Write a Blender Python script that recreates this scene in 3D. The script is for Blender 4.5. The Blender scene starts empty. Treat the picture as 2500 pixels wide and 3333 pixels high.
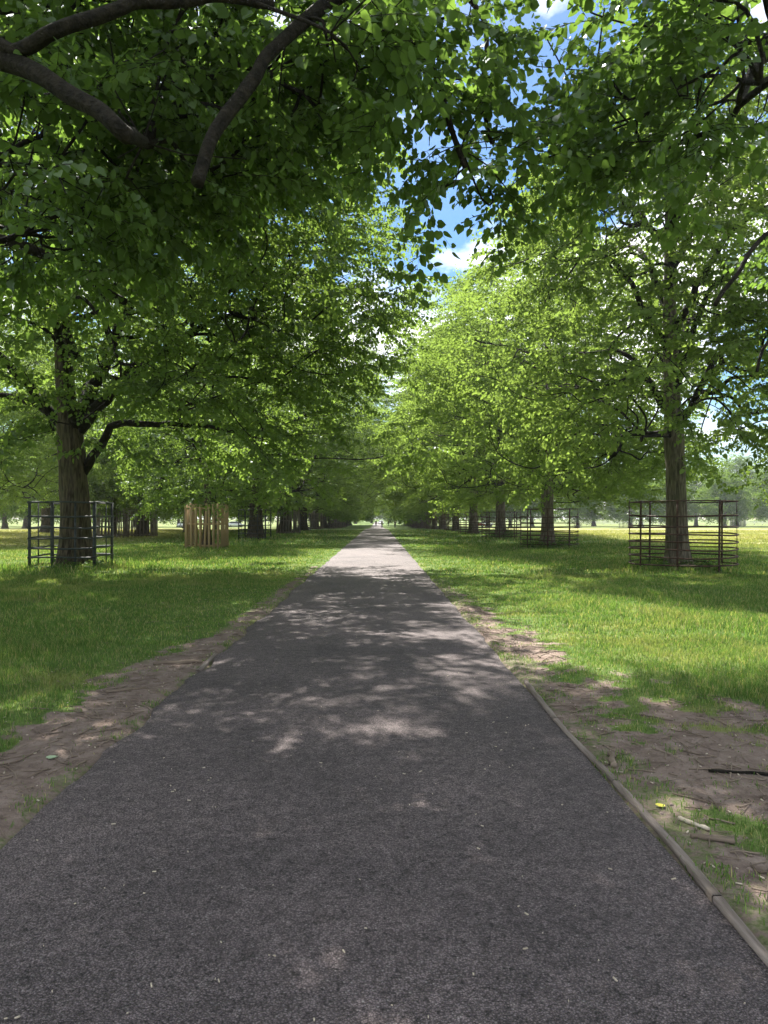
import bpy, bmesh, math, random
import numpy as np
from mathutils import Vector, Matrix

scene = bpy.context.scene
COL = scene.collection
R = math.radians
random.seed(7)

# ------------------------------------------------------------------ camera
EYE = 1.55
FPX = 710.0                      # focal length in pixels of the 768x1024 picture
cam_d = bpy.data.cameras.new("camera")
cam = bpy.data.objects.new("camera", cam_d)
COL.objects.link(cam)
cam.location = (0, 0, EYE)
cam.rotation_euler = (R(90), 0, 0)
cam_d.sensor_fit = 'VERTICAL'
cam_d.sensor_height = 36.0
cam_d.sensor_width = 27.0
cam_d.lens = FPX / 1024 * 36.0
cam_d.shift_x = 6 / 1024
cam_d.shift_y = 6 / 1024
cam_d.clip_start = 0.1
cam_d.clip_end = 3000
scene.camera = cam

# ------------------------------------------------------------------ light
SUN_EL, SUN_AZ = 53.0, -10.0     # azimuth from +Y, negative = to the left
sd = Vector((math.sin(R(SUN_AZ)) * math.cos(R(SUN_EL)), math.cos(R(SUN_AZ)) * math.cos(R(SUN_EL)), math.sin(R(SUN_EL))))
sun_d = bpy.data.lights.new("sun", 'SUN')
sun_d.energy = 4.8
sun_d.angle = R(0.53)
sun_d.color = (1.0, 0.94, 0.85)
sun = bpy.data.objects.new("sun", sun_d)
COL.objects.link(sun)
sun.rotation_euler = sd.to_track_quat('Z', 'Y').to_euler()
sun.location = (0, 0, 60)

world = bpy.data.worlds.new("World")
scene.world = world
world.use_nodes = True
wt = world.node_tree
wt.nodes.clear()


def N(t, kind, **kw):
    n = t.nodes.new(kind)
    for k, v in kw.items():
        setattr(n, k, v)
    return n


def ramp(t, stops, interp='LINEAR'):
    n = t.nodes.new('ShaderNodeValToRGB')
    n.color_ramp.interpolation = interp
    el = n.color_ramp.elements
    while len(el) < len(stops):
        el.new(0.5)
    for e, (p, c) in zip(el, stops):
        e.position = p
        if not hasattr(c, '__len__'):
            c = (c, c, c)
        e.color = (*c[:3], 1)
    return n


def mixc(t, fac, a, b, mode='MIX'):
    n = t.nodes.new('ShaderNodeMix')
    n.data_type = 'RGBA'
    n.blend_type = mode
    for sock, v in ((n.inputs[0], fac), (n.inputs[6], a), (n.inputs[7], b)):
        if hasattr(v, 'is_linked'):
            t.links.new(v, sock)
        elif hasattr(v, '__len__'):
            sock.default_value = (*v[:3], 1)
        else:
            sock.default_value = v
    return n.outputs[2]


wo = N(wt, 'ShaderNodeOutputWorld')
bg = N(wt, 'ShaderNodeBackground')
sky = N(wt, 'ShaderNodeTexSky', sky_type='NISHITA')
sky.sun_disc = False
sky.sun_elevation = R(SUN_EL)
sky.sun_rotation = R(SUN_AZ)
sky.air_density = 1.0
sky.dust_density = 0.6
sky.ozone_density = 1.6
tc = N(wt, 'ShaderNodeTexCoord')
mp = N(wt, 'ShaderNodeMapping')
mp.inputs['Scale'].default_value = (1.0, 1.0, 1.9)
mp.inputs['Location'].default_value = (3.584, 0.207, 0.825)
wt.links.new(tc.outputs['Generated'], mp.inputs[0])
cn = N(wt, 'ShaderNodeTexNoise')
cn.inputs['Scale'].default_value = 3.1
cn.inputs['Detail'].default_value = 7
cn.inputs['Roughness'].default_value = 0.55
wt.links.new(mp.outputs[0], cn.inputs['Vector'])
cr = ramp(wt, [(0.45, 0.0), (0.56, 1.0)])
wt.links.new(cn.outputs[0], cr.inputs[0])
cs = ramp(wt, [(0.5, (5.0, 4.95, 4.9)), (0.7, (3.4, 3.4, 3.5))])
wt.links.new(cn.outputs[0], cs.inputs[0])
hs = N(wt, 'ShaderNodeHueSaturation')
hs.inputs['Hue'].default_value = 0.498
hs.inputs['Saturation'].default_value = 1.45
hs.inputs['Value'].default_value = 0.32
wt.links.new(sky.outputs[0], hs.inputs['Color'])
skm = hs.outputs[0]
wmix = mixc(wt, cr.outputs[0], skm, cs.outputs[0])
wt.links.new(wmix, bg.inputs[0])
bg.inputs[1].default_value = 0.15
wt.links.new(bg.outputs[0], wo.inputs[0])

scene.view_settings.view_transform = 'Standard'
scene.view_settings.look = 'None'
scene.view_settings.exposure = 1.85
scene.view_settings.gamma = 1.0
cy = scene.cycles
cy.max_bounces = 6
cy.diffuse_bounces = 4
cy.glossy_bounces = 2
cy.transmission_bounces = 4
cy.transparent_max_bounces = 4
cy.caustics_reflective = False
cy.caustics_refractive = False
cy.sample_clamp_indirect = 6.0


# ------------------------------------------------------------------ helpers
def tag(o, label=None, cat=None, group=None, kind=None):
    if label: o['label'] = label
    if cat: o['category'] = cat
    if group: o['group'] = group
    if kind: o['kind'] = kind
    return o


def link(name, data, parent=None, loc=None):
    o = bpy.data.objects.new(name, data)
    COL.objects.link(o)
    if parent is not None:
        o.parent = parent
    if loc is not None:
        o.location = loc
    return o


def empty(name, loc=(0, 0, 0), rz=0.0):
    o = link(name, None, None, loc)
    o.empty_display_size = 0.3
    o.rotation_euler = (0, 0, rz)
    return o


def copy_tree(root):
    c = root.copy()
    COL.objects.link(c)
    for ch in root.children:
        d = ch.copy()
        COL.objects.link(d)
        d.parent = c
        for g in ch.children:
            e = g.copy()
            COL.objects.link(e)
            e.parent = d
    return c


class MB:
    """collects vertices and faces, arrays or lists, into one mesh"""
    def __init__(self):
        self.v, self.f, self.n = [], [], 0     # f: list of (k-column int arrays)

    def add(self, v, faces):
        v = np.asarray(v, float).reshape(-1, 3)
        by = {}
        if isinstance(faces, np.ndarray):
            self.f.append(faces.astype(np.int64) + self.n)
        else:
            for f in faces:
                by.setdefault(len(f), []).append(f)
            for k, fs in by.items():
                self.f.append(np.array(fs, dtype=np.int64) + self.n)
        self.v.append(v)
        self.n += len(v)

    def box(self, c, s, rz=0.0, m=None):
        x, y, z = (np.array(s) / 2)
        v = np.array([(-x, -y, -z), (x, -y, -z), (x, y, -z), (-x, y, -z), (-x, -y, z), (x, -y, z), (x, y, z), (-x, y, z)])
        ca, sa = math.cos(rz), math.sin(rz)
        v = v @ np.array([(ca, sa, 0), (-sa, ca, 0), (0, 0, 1)])
        self.add(v + np.array(c), [(0, 3, 2, 1), (4, 5, 6, 7), (0, 1, 5, 4), (1, 2, 6, 5), (2, 3, 7, 6), (3, 0, 4, 7)])

    def tube(self, pts, rad, n=6, cap=True, closed=False):
        p = np.asarray(pts, float)
        m = len(p)
        rad = np.broadcast_to(np.asarray(rad, float), (m,))
        if closed:
            t = np.roll(p, -1, 0) - np.roll(p, 1, 0)
        else:
            t = np.gradient(p, axis=0)
        t /= np.linalg.norm(t, axis=1)[:, None] + 1e-9
        ref = np.array((0, 0, 1.0)) if abs(t[0, 2]) < 0.9 else np.array((1.0, 0, 0))
        us = np.zeros_like(p)
        u = np.cross(t[0], ref)
        u /= np.linalg.norm(u)
        for i in range(m):
            u = u - t[i] * (u @ t[i])
            u /= np.linalg.norm(u) + 1e-9
            us[i] = u
        ws = np.cross(t, us)
        a = np.arange(n) * 2 * math.pi / n
        v = p[:, None, :] + rad[:, None, None] * (np.cos(a)[None, :, None] * us[:, None, :] + np.sin(a)[None, :, None] * ws[:, None, :])
        i = np.arange(m if closed else m - 1)[:, None]
        j = np.arange(n)[None, :]
        i2, j2 = (i + 1) % m, (j + 1) % n
        q = np.stack([i * n + j, i * n + j2, i2 * n + j2, i2 * n + j], -1).reshape(-1, 4)
        base = self.n
        self.add(v.reshape(-1, 3), q)
        if cap and not closed:
            self.f.append(np.array([list(range(n))[::-1]], dtype=np.int64) + base)
            self.f.append(np.array([list(range(n))], dtype=np.int64) + base + (m - 1) * n)

    def mesh(self, name, mat=None, smooth=False):
        me = bpy.data.meshes.new(name)
        v = np.concatenate(self.v) if self.v else np.zeros((0, 3))
        me.vertices.add(len(v))
        me.vertices.foreach_set('co', v.astype(np.float32).ravel())
        loops = np.concatenate([f.ravel() for f in self.f]).astype(np.int32)
        sizes = np.concatenate([np.full(len(f), f.shape[1], np.int32) for f in self.f])
        starts = np.concatenate([[0], np.cumsum(sizes)[:-1]]).astype(np.int32)
        me.loops.add(len(loops))
        me.loops.foreach_set('vertex_index', loops)
        me.polygons.add(len(sizes))
        me.polygons.foreach_set('loop_start', starts)
        try:
            me.polygons.foreach_set('loop_total', sizes)
        except Exception:
            pass
        if smooth:
            me.polygons.foreach_set('use_smooth', np.ones(len(sizes), bool))
        me.update(calc_edges=True)
        if mat:
            me.materials.append(mat)
        return me

    def build(self, name, mat=None, parent=None, loc=None, smooth=False):
        return link(name, self.mesh(name, mat, smooth), parent, loc)


_rt = np.random.default_rng(99).random((256, 256))


def vnoise(x, y, s=1.0, o=0.0):
    x = np.asarray(x, float) * s + o * 17.3
    y = np.asarray(y, float) * s + o * 31.7
    xi, yi = np.floor(x).astype(int), np.floor(y).astype(int)
    fx, fy = x - xi, y - yi
    fx, fy = fx * fx * (3 - 2 * fx), fy * fy * (3 - 2 * fy)
    g = lambda a, b: _rt[a & 255, b & 255]
    return (g(xi, yi) * (1 - fx) + g(xi + 1, yi) * fx) * (1 - fy) + (g(xi, yi + 1) * (1 - fx) + g(xi + 1, yi + 1) * fx) * fy


def fbm(x, y, s=1.0, o=0.0, k=4):
    r, a, t = 0, 1, 0
    for i in range(k):
        r = r + a * vnoise(x, y, s * 2 ** i, o + i * 3.1)
        t += a
        a *= 0.55
    return r / t


def sst(a, b, x):
    t = np.clip((np.asarray(x, float) - a) / (b - a), 0, 1)
    return t * t * (3 - 2 * t)


PL, PR = -1.81, 1.35             # path edges


def gz(x, y):
    x, y = np.asarray(x, float), np.asarray(y, float)
    base = -0.8 * sst(85, 175, y)
    off = np.maximum(np.maximum(PL - x, x - PR), 0)
    lump = (fbm(x, y, 0.22, 5, 3) - 0.5) * 0.22 * sst(0.3, 6, off) + (fbm(x, y, 1.6, 2, 3) - 0.5) * 0.08 * sst(0.05, 0.8, off) + (fbm(x, y, 7.0, 3, 3) - 0.5) * 0.025 * sst(0.08, 0.4, off)
    return base + lump


def dirt(x, y):
    x, y = np.asarray(x, float), np.asarray(y, float)
    el, er = PL - x, x - PR
    wr = 0.30 + 3.2 * np.exp(-np.maximum(y - 1.5, 0) / 4.6)
    br = 0.80 * sst(-0.30, 0.42, er) * (1 - sst(wr * 0.35, wr * 1.5, er)) * (1 - sst(10, 20, y))
    wl = 0.30 + 0.62 * np.exp(-((y - 6.0) / 2.6) ** 2)
    bl = sst(-0.06, 0.24, el) * (1 - sst(wl * 0.35, wl * 1.6, el)) * (1 - sst(16, 27, y))
    b = np.maximum(br, bl)
    n = fbm(x, y, 1.5, 1, 4) - 0.5
    n2 = fbm(x, y, 6.0, 11, 3) - 0.5
    return sst(0.10, 0.90, b * 0.92 + n * 1.9 + n2 * 1.5) * sst(0.02, 0.25, b)


# ------------------------------------------------------------------ materials
def newmat(name):
    m = bpy.data.materials.new(name)
    m.use_nodes = True
    t = m.node_tree
    t.nodes.clear()
    out = N(t, 'ShaderNodeOutputMaterial')
    return m, t, out


def leaf_mat(name, dark, light, tr, tfac=0.42, gl=0.35):
    m, t, out = newmat(name)
    geo = N(t, 'ShaderNodeNewGeometry')
    oi = N(t, 'ShaderNodeObjectInfo')
    r = ramp(t, [(0.0, dark), (1.0, light)])
    ad = N(t, 'ShaderNodeMath', operation='MULTIPLY_ADD')
    t.links.new(geo.outputs['Random Per Island'], ad.inputs[0])
    ad.inputs[1].default_value = 0.72
    md = N(t, 'ShaderNodeMath', operation='MULTIPLY')
    t.links.new(oi.outputs['Random'], md.inputs[0])
    md.inputs[1].default_value = 0.28
    t.links.new(md.outputs[0], ad.inputs[2])
    t.links.new(ad.outputs[0], r.inputs[0])
    d = N(t, 'ShaderNodeBsdfDiffuse')
    t.links.new(r.outputs[0], d.inputs[0])
    tl = N(t, 'ShaderNodeBsdfTranslucent')
    tcol = mixc(t, 0.65, r.outputs[0], tr)
    t.links.new(tcol, tl.inputs[0])
    mx = N(t, 'ShaderNodeMixShader')
    mx.inputs[0].default_value = tfac
    t.links.new(d.outputs[0], mx.inputs[1])
    t.links.new(tl.outputs[0], mx.inputs[2])
    g = N(t, 'ShaderNodeBsdfGlossy')
    g.inputs['Roughness'].default_value = 0.38
    g.inputs[0].default_value = (0.8, 0.85, 0.9, 1)
    fr = N(t, 'ShaderNodeFresnel')
    fr.inputs[0].default_value = 1.42
    fm = N(t, 'ShaderNodeMath', operation='MULTIPLY')
    t.links.new(fr.outputs[0], fm.inputs[0])
    fm.inputs[1].default_value = gl * 2
    m2 = N(t, 'ShaderNodeMixShader')
    t.links.new(fm.outputs[0], m2.inputs[0])
    t.links.new(mx.outputs[0], m2.inputs[1])
    t.links.new(g.outputs[0], m2.inputs[2])
    t.links.new(m2.outputs[0], out.inputs[0])
    return m


def princ(name, col, rough=0.7, metal=0.0, var=None, scale=8.0, bump=0.0, bscale=40.0, stretch=(1, 1, 1), spec=0.4):
    m, t, out = newmat(name)
    p = N(t, 'ShaderNodeBsdfPrincipled')
    p.inputs['Base Color'].default_value = (*col, 1)
    p.inputs['Roughness'].default_value = rough
    p.inputs['Metallic'].default_value = metal
    p.inputs['Specular IOR Level'].default_value = spec
    t.links.new(p.outputs[0], out.inputs[0])
    c = N(t, 'ShaderNodeTexCoord')
    mp = N(t, 'ShaderNodeMapping')
    mp.inputs['Scale'].default_value = stretch
    t.links.new(c.outputs['Object'], mp.inputs[0])
    if var is not None:
        n = N(t, 'ShaderNodeTexNoise')
        n.inputs['Scale'].default_value = scale
        n.inputs['Detail'].default_value = 6
        t.links.new(mp.outputs[0], n.inputs['Vector'])
        r = ramp(t, [(0.35, col), (0.68, var)])
        t.links.new(n.outputs[0], r.inputs[0])
        t.links.new(r.outputs[0], p.inputs['Base Color'])
    if bump:
        n2 = N(t, 'ShaderNodeTexNoise')
        n2.inputs['Scale'].default_value = bscale
        n2.inputs['Detail'].default_value = 5
        t.links.new(mp.outputs[0], n2.inputs['Vector'])
        b = N(t, 'ShaderNodeBump')
        b.inputs['Strength'].default_value = 1.0
        b.inputs['Distance'].default_value = bump
        t.links.new(n2.outputs[0], b.inputs['Height'])
        t.links.new(b.outputs[0], p.inputs['Normal'])
    return m


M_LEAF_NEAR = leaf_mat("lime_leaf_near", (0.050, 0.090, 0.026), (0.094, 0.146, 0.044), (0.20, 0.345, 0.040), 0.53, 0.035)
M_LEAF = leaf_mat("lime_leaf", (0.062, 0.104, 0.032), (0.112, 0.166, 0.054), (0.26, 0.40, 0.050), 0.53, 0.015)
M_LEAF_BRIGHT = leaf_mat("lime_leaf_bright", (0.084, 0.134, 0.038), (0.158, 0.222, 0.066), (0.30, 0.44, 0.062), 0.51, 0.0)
M_LEAF_FAR = leaf_mat("lime_leaf_far", (0.060, 0.115, 0.026), (0.12, 0.19, 0.045), (0.22, 0.34, 0.03), 0.44, 0.0)
M_WEED = leaf_mat("weed_leaf", (0.035, 0.085, 0.015), (0.07, 0.14, 0.025), (0.14, 0.25, 0.02), 0.4, 0.04)


def bark_mat(name, dark, light):
    m, t, out = newmat(name)
    p = N(t, 'ShaderNodeBsdfPrincipled')
    p.inputs['Roughness'].default_value = 0.9
    p.inputs['Specular IOR Level'].default_value = 0.2
    t.links.new(p.outputs[0], out.inputs[0])
    c = N(t, 'ShaderNodeTexCoord')
    mp = N(t, 'ShaderNodeMapping')
    mp.inputs['Scale'].default_value = (1, 1, 0.14)
    t.links.new(c.outputs['Object'], mp.inputs[0])
    n = N(t, 'ShaderNodeTexNoise')
    n.inputs['Scale'].default_value = 17
    n.inputs['Detail'].default_value = 7
    n.inputs['Distortion'].default_value = 0.6
    t.links.new(mp.outputs[0], n.inputs['Vector'])
    n2 = N(t, 'ShaderNodeTexNoise')
    n2.inputs['Scale'].default_value = 2.2
    n2.inputs['Detail'].default_value = 4
    t.links.new(c.outputs['Object'], n2.inputs['Vector'])
    r = ramp(t, [(0.36, dark), (0.62, light)])
    t.links.new(n.outputs[0], r.inputs[0])
    r2 = ramp(t, [(0.42, (1, 1, 1)), (0.66, (0.62, 0.78, 0.48))])
    t.links.new(n2.outputs[0], r2.inputs[0])
    t.links.new(mixc(t, 0.7, r.outputs[0], r2.outputs[0], 'MULTIPLY'), p.inputs['Base Color'])
    b = N(t, 'ShaderNodeBump')
    b.inputs['Strength'].default_value = 1.0
    b.inputs['Distance'].default_value = 0.035
    t.links.new(n.outputs[0], b.inputs['Height'])
    t.links.new(b.outputs[0], p.inputs['Normal'])
    return m


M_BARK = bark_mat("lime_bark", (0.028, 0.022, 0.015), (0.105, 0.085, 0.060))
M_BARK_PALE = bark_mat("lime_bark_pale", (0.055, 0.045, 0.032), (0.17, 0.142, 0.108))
M_BRANCH = princ("branch_bark", (0.007, 0.006, 0.0045), 0.92, var=(0.024, 0.020, 0.015), scale=14, bump=0.03, bscale=34, spec=0.2)
M_RUST = princ("rusty_iron", (0.032, 0.019, 0.013), 0.8, 0.1, var=(0.085, 0.043, 0.027), scale=14, bump=0.003, bscale=60)
M_IRON = princ("grey_green_iron", (0.022, 0.028, 0.028), 0.6, 0.1, var=(0.050, 0.058, 0.056), scale=10, bump=0.002, bscale=60)
M_NEWWOOD = princ("new_timber", (0.29, 0.20, 0.105), 0.7, var=(0.40, 0.295, 0.165), scale=5, bump=0.002, bscale=25, stretch=(6, 6, 0.4))
M_OLDWOOD = princ("weathered_timber", (0.085, 0.07, 0.055), 0.85, var=(0.20, 0.17, 0.135), scale=5, bump=0.003, bscale=25, stretch=(6, 6, 0.4))
M_PALEWOOD = princ("bleached_timber", (0.36, 0.35, 0.32), 0.8, var=(0.5, 0.48, 0.44), scale=5)
M_WHITE = princ("white_painted_rail", (0.66, 0.66, 0.64), 0.6, var=(0.74, 0.74, 0.72), scale=4)
M_EDGE = princ("edging_timber", (0.12, 0.095, 0.08), 0.85, var=(0.24, 0.20, 0.175), scale=6, bump=0.006, bscale=22, stretch=(6, 0.5, 6))
M_TWIG = princ("dead_twig", (0.11, 0.082, 0.06), 0.9, var=(0.24, 0.19, 0.145), scale=3)
M_CHIP = princ("pale_wood_chip", (0.42, 0.36, 0.27), 0.8, var=(0.55, 0.48, 0.38), scale=12)


def ground_mat():
    m, t, out = newmat("meadow_ground")
    p = N(t, 'ShaderNodeBsdfPrincipled')
    p.inputs['Roughness'].default_value = 0.95
    p.inputs['Specular IOR Level'].default_value = 0.1
    t.links.new(p.outputs[0], out.inputs[0])
    c = N(t, 'ShaderNodeTexCoord')
    at = N(t, 'ShaderNodeAttribute', attribute_name='dirt')
    dry = N(t, 'ShaderNodeAttribute', attribute_name='dry')
    n1 = N(t, 'ShaderNodeTexNoise')
    n1.inputs['Scale'].default_value = 18
    n1.inputs['Detail'].default_value = 8
    n1.inputs['Roughness'].default_value = 0.7
    t.links.new(c.outputs['Object'], n1.inputs['Vector'])
    n2 = N(t, 'ShaderNodeTexNoise')
    n2.inputs['Scale'].default_value = 0.9
    n2.inputs['Detail'].default_value = 6
    t.links.new(c.outputs['Object'], n2.inputs['Vector'])
    g1 = ramp(t, [(0.3, (0.058, 0.072, 0.030)), (0.5, (0.100, 0.155, 0.048)), (0.75, (0.17, 0.21, 0.085))])
    t.links.new(n1.outputs[0], g1.inputs[0])
    g2 = ramp(t, [(0.35, (0.75, 0.85, 0.7)), (0.65, (1.15, 1.08, 0.95))])
    t.links.new(n2.outputs[0], g2.inputs[0])
    gc = mixc(t, 1.0, g1.outputs[0], g2.outputs[0], 'MULTIPLY')
    d1 = ramp(t, [(0.35, (0.24, 0.235, 0.075)), (0.65, (0.36, 0.31, 0.15))])
    t.links.new(n2.outputs[0], d1.inputs[0])
    gc = mixc(t, dry.outputs['Fac'], gc, d1.outputs[0])
    n3 = N(t, 'ShaderNodeTexNoise')
    n3.inputs['Scale'].default_value = 6
    n3.inputs['Detail'].default_value = 10
    n3.inputs['Roughness'].default_value = 0.72
    t.links.new(c.outputs['Object'], n3.inputs['Vector'])
    s1 = ramp(t, [(0.3, (0.105, 0.077, 0.064)), (0.5, (0.190, 0.146, 0.124)), (0.72, (0.285, 0.230, 0.200))])
    t.links.new(n3.outputs[0], s1.inputs[0])
    # ragged edge between soil and turf
    ma = N(t, 'ShaderNodeMath', operation='MULTIPLY_ADD')
    t.links.new(n1.outputs[0], ma.inputs[0])
    ma.inputs[1].default_value = 0.9
    ma.inputs[2].default_value = -0.45
    mb = N(t, 'ShaderNodeMath', operation='ADD')
    t.links.new(at.outputs['Fac'], mb.inputs[0])
    t.links.new(ma.outputs[0], mb.inputs[1])
    dr = ramp(t, [(0.38, 0.0), (0.6, 1.0)])
    t.links.new(mb.outputs[0], dr.inputs[0])
    t.links.new(mixc(t, dr.outputs[0], gc, s1.outputs[0]), p.inputs['Base Color'])
    n4 = N(t, 'ShaderNodeTexNoise')
    n4.inputs['Scale'].default_value = 45
    n4.inputs['Detail'].default_value = 6
    t.links.new(c.outputs['Object'], n4.inputs['Vector'])
    b = N(t, 'ShaderNodeBump')
    b.inputs['Distance'].default_value = 0.02
    b.inputs['Strength'].default_value = 0.9
    t.links.new(n4.outputs[0], b.inputs['Height'])
    t.links.new(b.outputs[0], p.inputs['Normal'])
    return m


def path_mat():
    m, t, out = newmat("worn_tarmac")
    p = N(t, 'ShaderNodeBsdfPrincipled')
    p.inputs['Roughness'].default_value = 0.72
    p.inputs['Specular IOR Level'].default_value = 0.35
    t.links.new(p.outputs[0], out.inputs[0])
    c = N(t, 'ShaderNodeTexCoord')
    v = N(t, 'ShaderNodeTexVoronoi')
    v.inputs['Scale'].default_value = 125
    v.inputs['Randomness'].default_value = 1
    t.links.new(c.outputs['Object'], v.inputs['Vector'])
    sep = N(t, 'ShaderNodeSeparateColor')
    t.links.new(v.outputs['Color'], sep.inputs[0])
    chip = ramp(t, [(0.0, (0.090, 0.071, 0.073)), (0.55, (0.176, 0.143, 0.146)), (0.97, (0.225, 0.188, 0.190)), (0.995, (0.28, 0.25, 0.245))])
    t.links.new(sep.outputs[0], chip.inputs[0])
    gap = ramp(t, [(0.30, 1.0), (0.62, 0.42)])
    t.links.new(v.outputs['Distance'], gap.inputs[0])
    col = mixc(t, 1.0, chip.outputs[0], gap.outputs[0], 'MULTIPLY')
    n = N(t, 'ShaderNodeTexNoise')
    n.inputs['Scale'].default_value = 0.7
    n.inputs['Detail'].default_value = 8
    n.inputs['Roughness'].default_value = 0.62
    t.links.new(c.outputs['Object'], n.inputs['Vector'])
    big = ramp(t, [(0.3, (0.66, 0.65, 0.67)), (0.5, (1.0, 0.98, 0.98)), (0.72, (1.42, 1.38, 1.36))])
    t.links.new(n.outputs[0], big.inputs[0])
    col = mixc(t, 1.0, col, big.outputs[0], 'MULTIPLY')
    n5 = N(t, 'ShaderNodeTexNoise')
    n5.inputs['Scale'].default_value = 14
    n5.inputs['Detail'].default_value = 5
    t.links.new(c.outputs['Object'], n5.inputs['Vector'])
    med = ramp(t, [(0.3, 0.72), (0.7, 1.28)])
    t.links.new(n5.outputs[0], med.inputs[0])
    col = mixc(t, 1.0, col, med.outputs[0], 'MULTIPLY')
    # the far path is mixed paler, its grazing sheen put into the colour
    n6 = N(t, 'ShaderNodeTexNoise')
    n6.inputs['Scale'].default_value = 48
    n6.inputs['Detail'].default_value = 3
    t.links.new(c.outputs['Object'], n6.inputs['Vector'])
    pit = ramp(t, [(0.33, 0.40), (0.43, 1.0)])
    t.links.new(n6.outputs[0], pit.inputs[0])
    col = mixc(t, 1.0, col, pit.outputs[0], 'MULTIPLY')
    sheen_at = N(t, 'ShaderNodeAttribute', attribute_name='far_sheen')
    col = mixc(t, sheen_at.outputs['Fac'], col, (0.158, 0.148, 0.151))
    t.links.new(col, p.inputs['Base Color'])
    inv = N(t, 'ShaderNodeMath', operation='SUBTRACT')
    inv.inputs[0].default_value = 1.0
    t.links.new(v.outputs['Distance'], inv.inputs[1])
    hm = N(t, 'ShaderNodeMath', operation='MULTIPLY_ADD')
    t.links.new(n5.outputs[0], hm.inputs[0])
    hm.inputs[1].default_value = 0.9
    t.links.new(inv.outputs[0], hm.inputs[2])
    b = N(t, 'ShaderNodeBump')
    b.inputs['Distance'].default_value = 0.012
    b.inputs['Strength'].default_value = 0.9
    t.links.new(hm.outputs[0], b.inputs['Height'])
    t.links.new(b.outputs[0], p.inputs['Normal'])
    return m


# ------------------------------------------------------------------ ground and path
def axis(dense0, dense1, step, grow, lo, hi):
    a = list(np.arange(dense0, dense1 + 1e-6, step))
    s = step
    while a[-1] < hi:
        s *= grow
        a.append(a[-1] + s)
    s = step
    while a[0] > lo:
        s *= grow
        a.insert(0, a[0] - s)
    return np.array(a)


def grid_mesh(name, xs, ys, zf, mat, attrs):
    X, Y = np.meshgrid(xs, ys)
    Z = zf(X, Y)
    nx, ny = len(xs), len(ys)
    b = MB()
    i = np.arange(ny - 1)[:, None]
    j = np.arange(nx - 1)[None, :]
    q = np.stack([i * nx + j, i * nx + j + 1, (i + 1) * nx + j + 1, (i + 1) * nx + j], -1).reshape(-1, 4)
    b.add(np.stack([X, Y, Z], -1).reshape(-1, 3), q)
    o = b.build(name, mat, smooth=True)
    for an, fn in attrs.items():
        a = o.data.attributes.new(an, 'FLOAT', 'POINT')
        a.data.foreach_set('value', fn(X, Y).astype(np.float32).ravel())
    return o


def dryness(x, y):
    off = np.abs(x)
    near = 0.38 * sst(0.54, 0.80, fbm(x, y, 0.8, 21, 4)) * (1 - sst(20, 40, y))
    return np.clip(near + sst(11.5, 22, off) * sst(18, 50, y) * (0.35 + 0.9 * fbm(x, y, 0.05, 9, 3)) * (1 - 0.75 * sst(135, 150, y)), 0, 0.85)


def ground_z(x, y):
    z = gz(x, y)
    inside = np.minimum(x - PL, PR - x)
    return z - 0.045 * sst(-0.08, 0.06, inside)


def dirt_ground(x, y):
    off = np.maximum(np.maximum(PL - x, x - PR), 0)
    return np.maximum(dirt(x, y), 0.52 * (1 - sst(0.25, 0.65, off)) * (1 - sst(14, 30, y)))


ground = grid_mesh("ground", axis(-6, 5, 0.075, 1.06, -900, 900), axis(1.2, 14, 0.08, 1.045, -40, 1400), ground_z, ground_mat(), {'dirt': dirt_ground, 'dry': dryness})
tag(ground, "grassy parkland ground with bare reddish soil along the path edges", "ground", kind='structure')


def make_path():
    ys = axis(-4, 16, 0.10, 1.04, -6, 420)
    us = np.concatenate([[0, 0.004], np.linspace(0.02, 0.98, 25), [0.996, 1]])
    U, Y = np.meshgrid(us, ys)
    le = PL + (fbm(Y, Y * 0, 1.9, 3, 4) - 0.5) * 0.20
    re = PR + (fbm(Y, Y * 0, 1.7, 7, 4) - 0.5) * 0.10 * sst(6.0, 8.0, Y) + 0.01
    X = le + (re - le) * U
    camber = 0.012 * (1 - (2 * U - 1) ** 2)
    Z = gz(X * 0, Y) + camber + (fbm(X, Y, 0.9, 4, 3) - 0.5) * 0.012 - 0.030 * ((U < 0.002) | (U > 0.998))
    ny, nx = X.shape
    i = np.arange(ny - 1)[:, None]
    j = np.arange(nx - 1)[None, :]
    q = np.stack([i * nx + j, i * nx + j + 1, (i + 1) * nx + j + 1, (i + 1) * nx + j], -1).reshape(-1, 4)
    b = MB()
    b.add(np.stack([X, Y, Z], -1).reshape(-1, 3), q)
    o = b.build("path", path_mat(), smooth=True)
    a = o.data.attributes.new('far_sheen', 'FLOAT', 'POINT')
    a.data.foreach_set('value', (0.22 * sst(7, 45, Y)).astype(np.float32).ravel())  # pale grazing sheen painted in, growing with distance
    tag(o, "long straight dark tarmac path running up the middle of the avenue", "path", kind='structure')


make_path()


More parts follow.
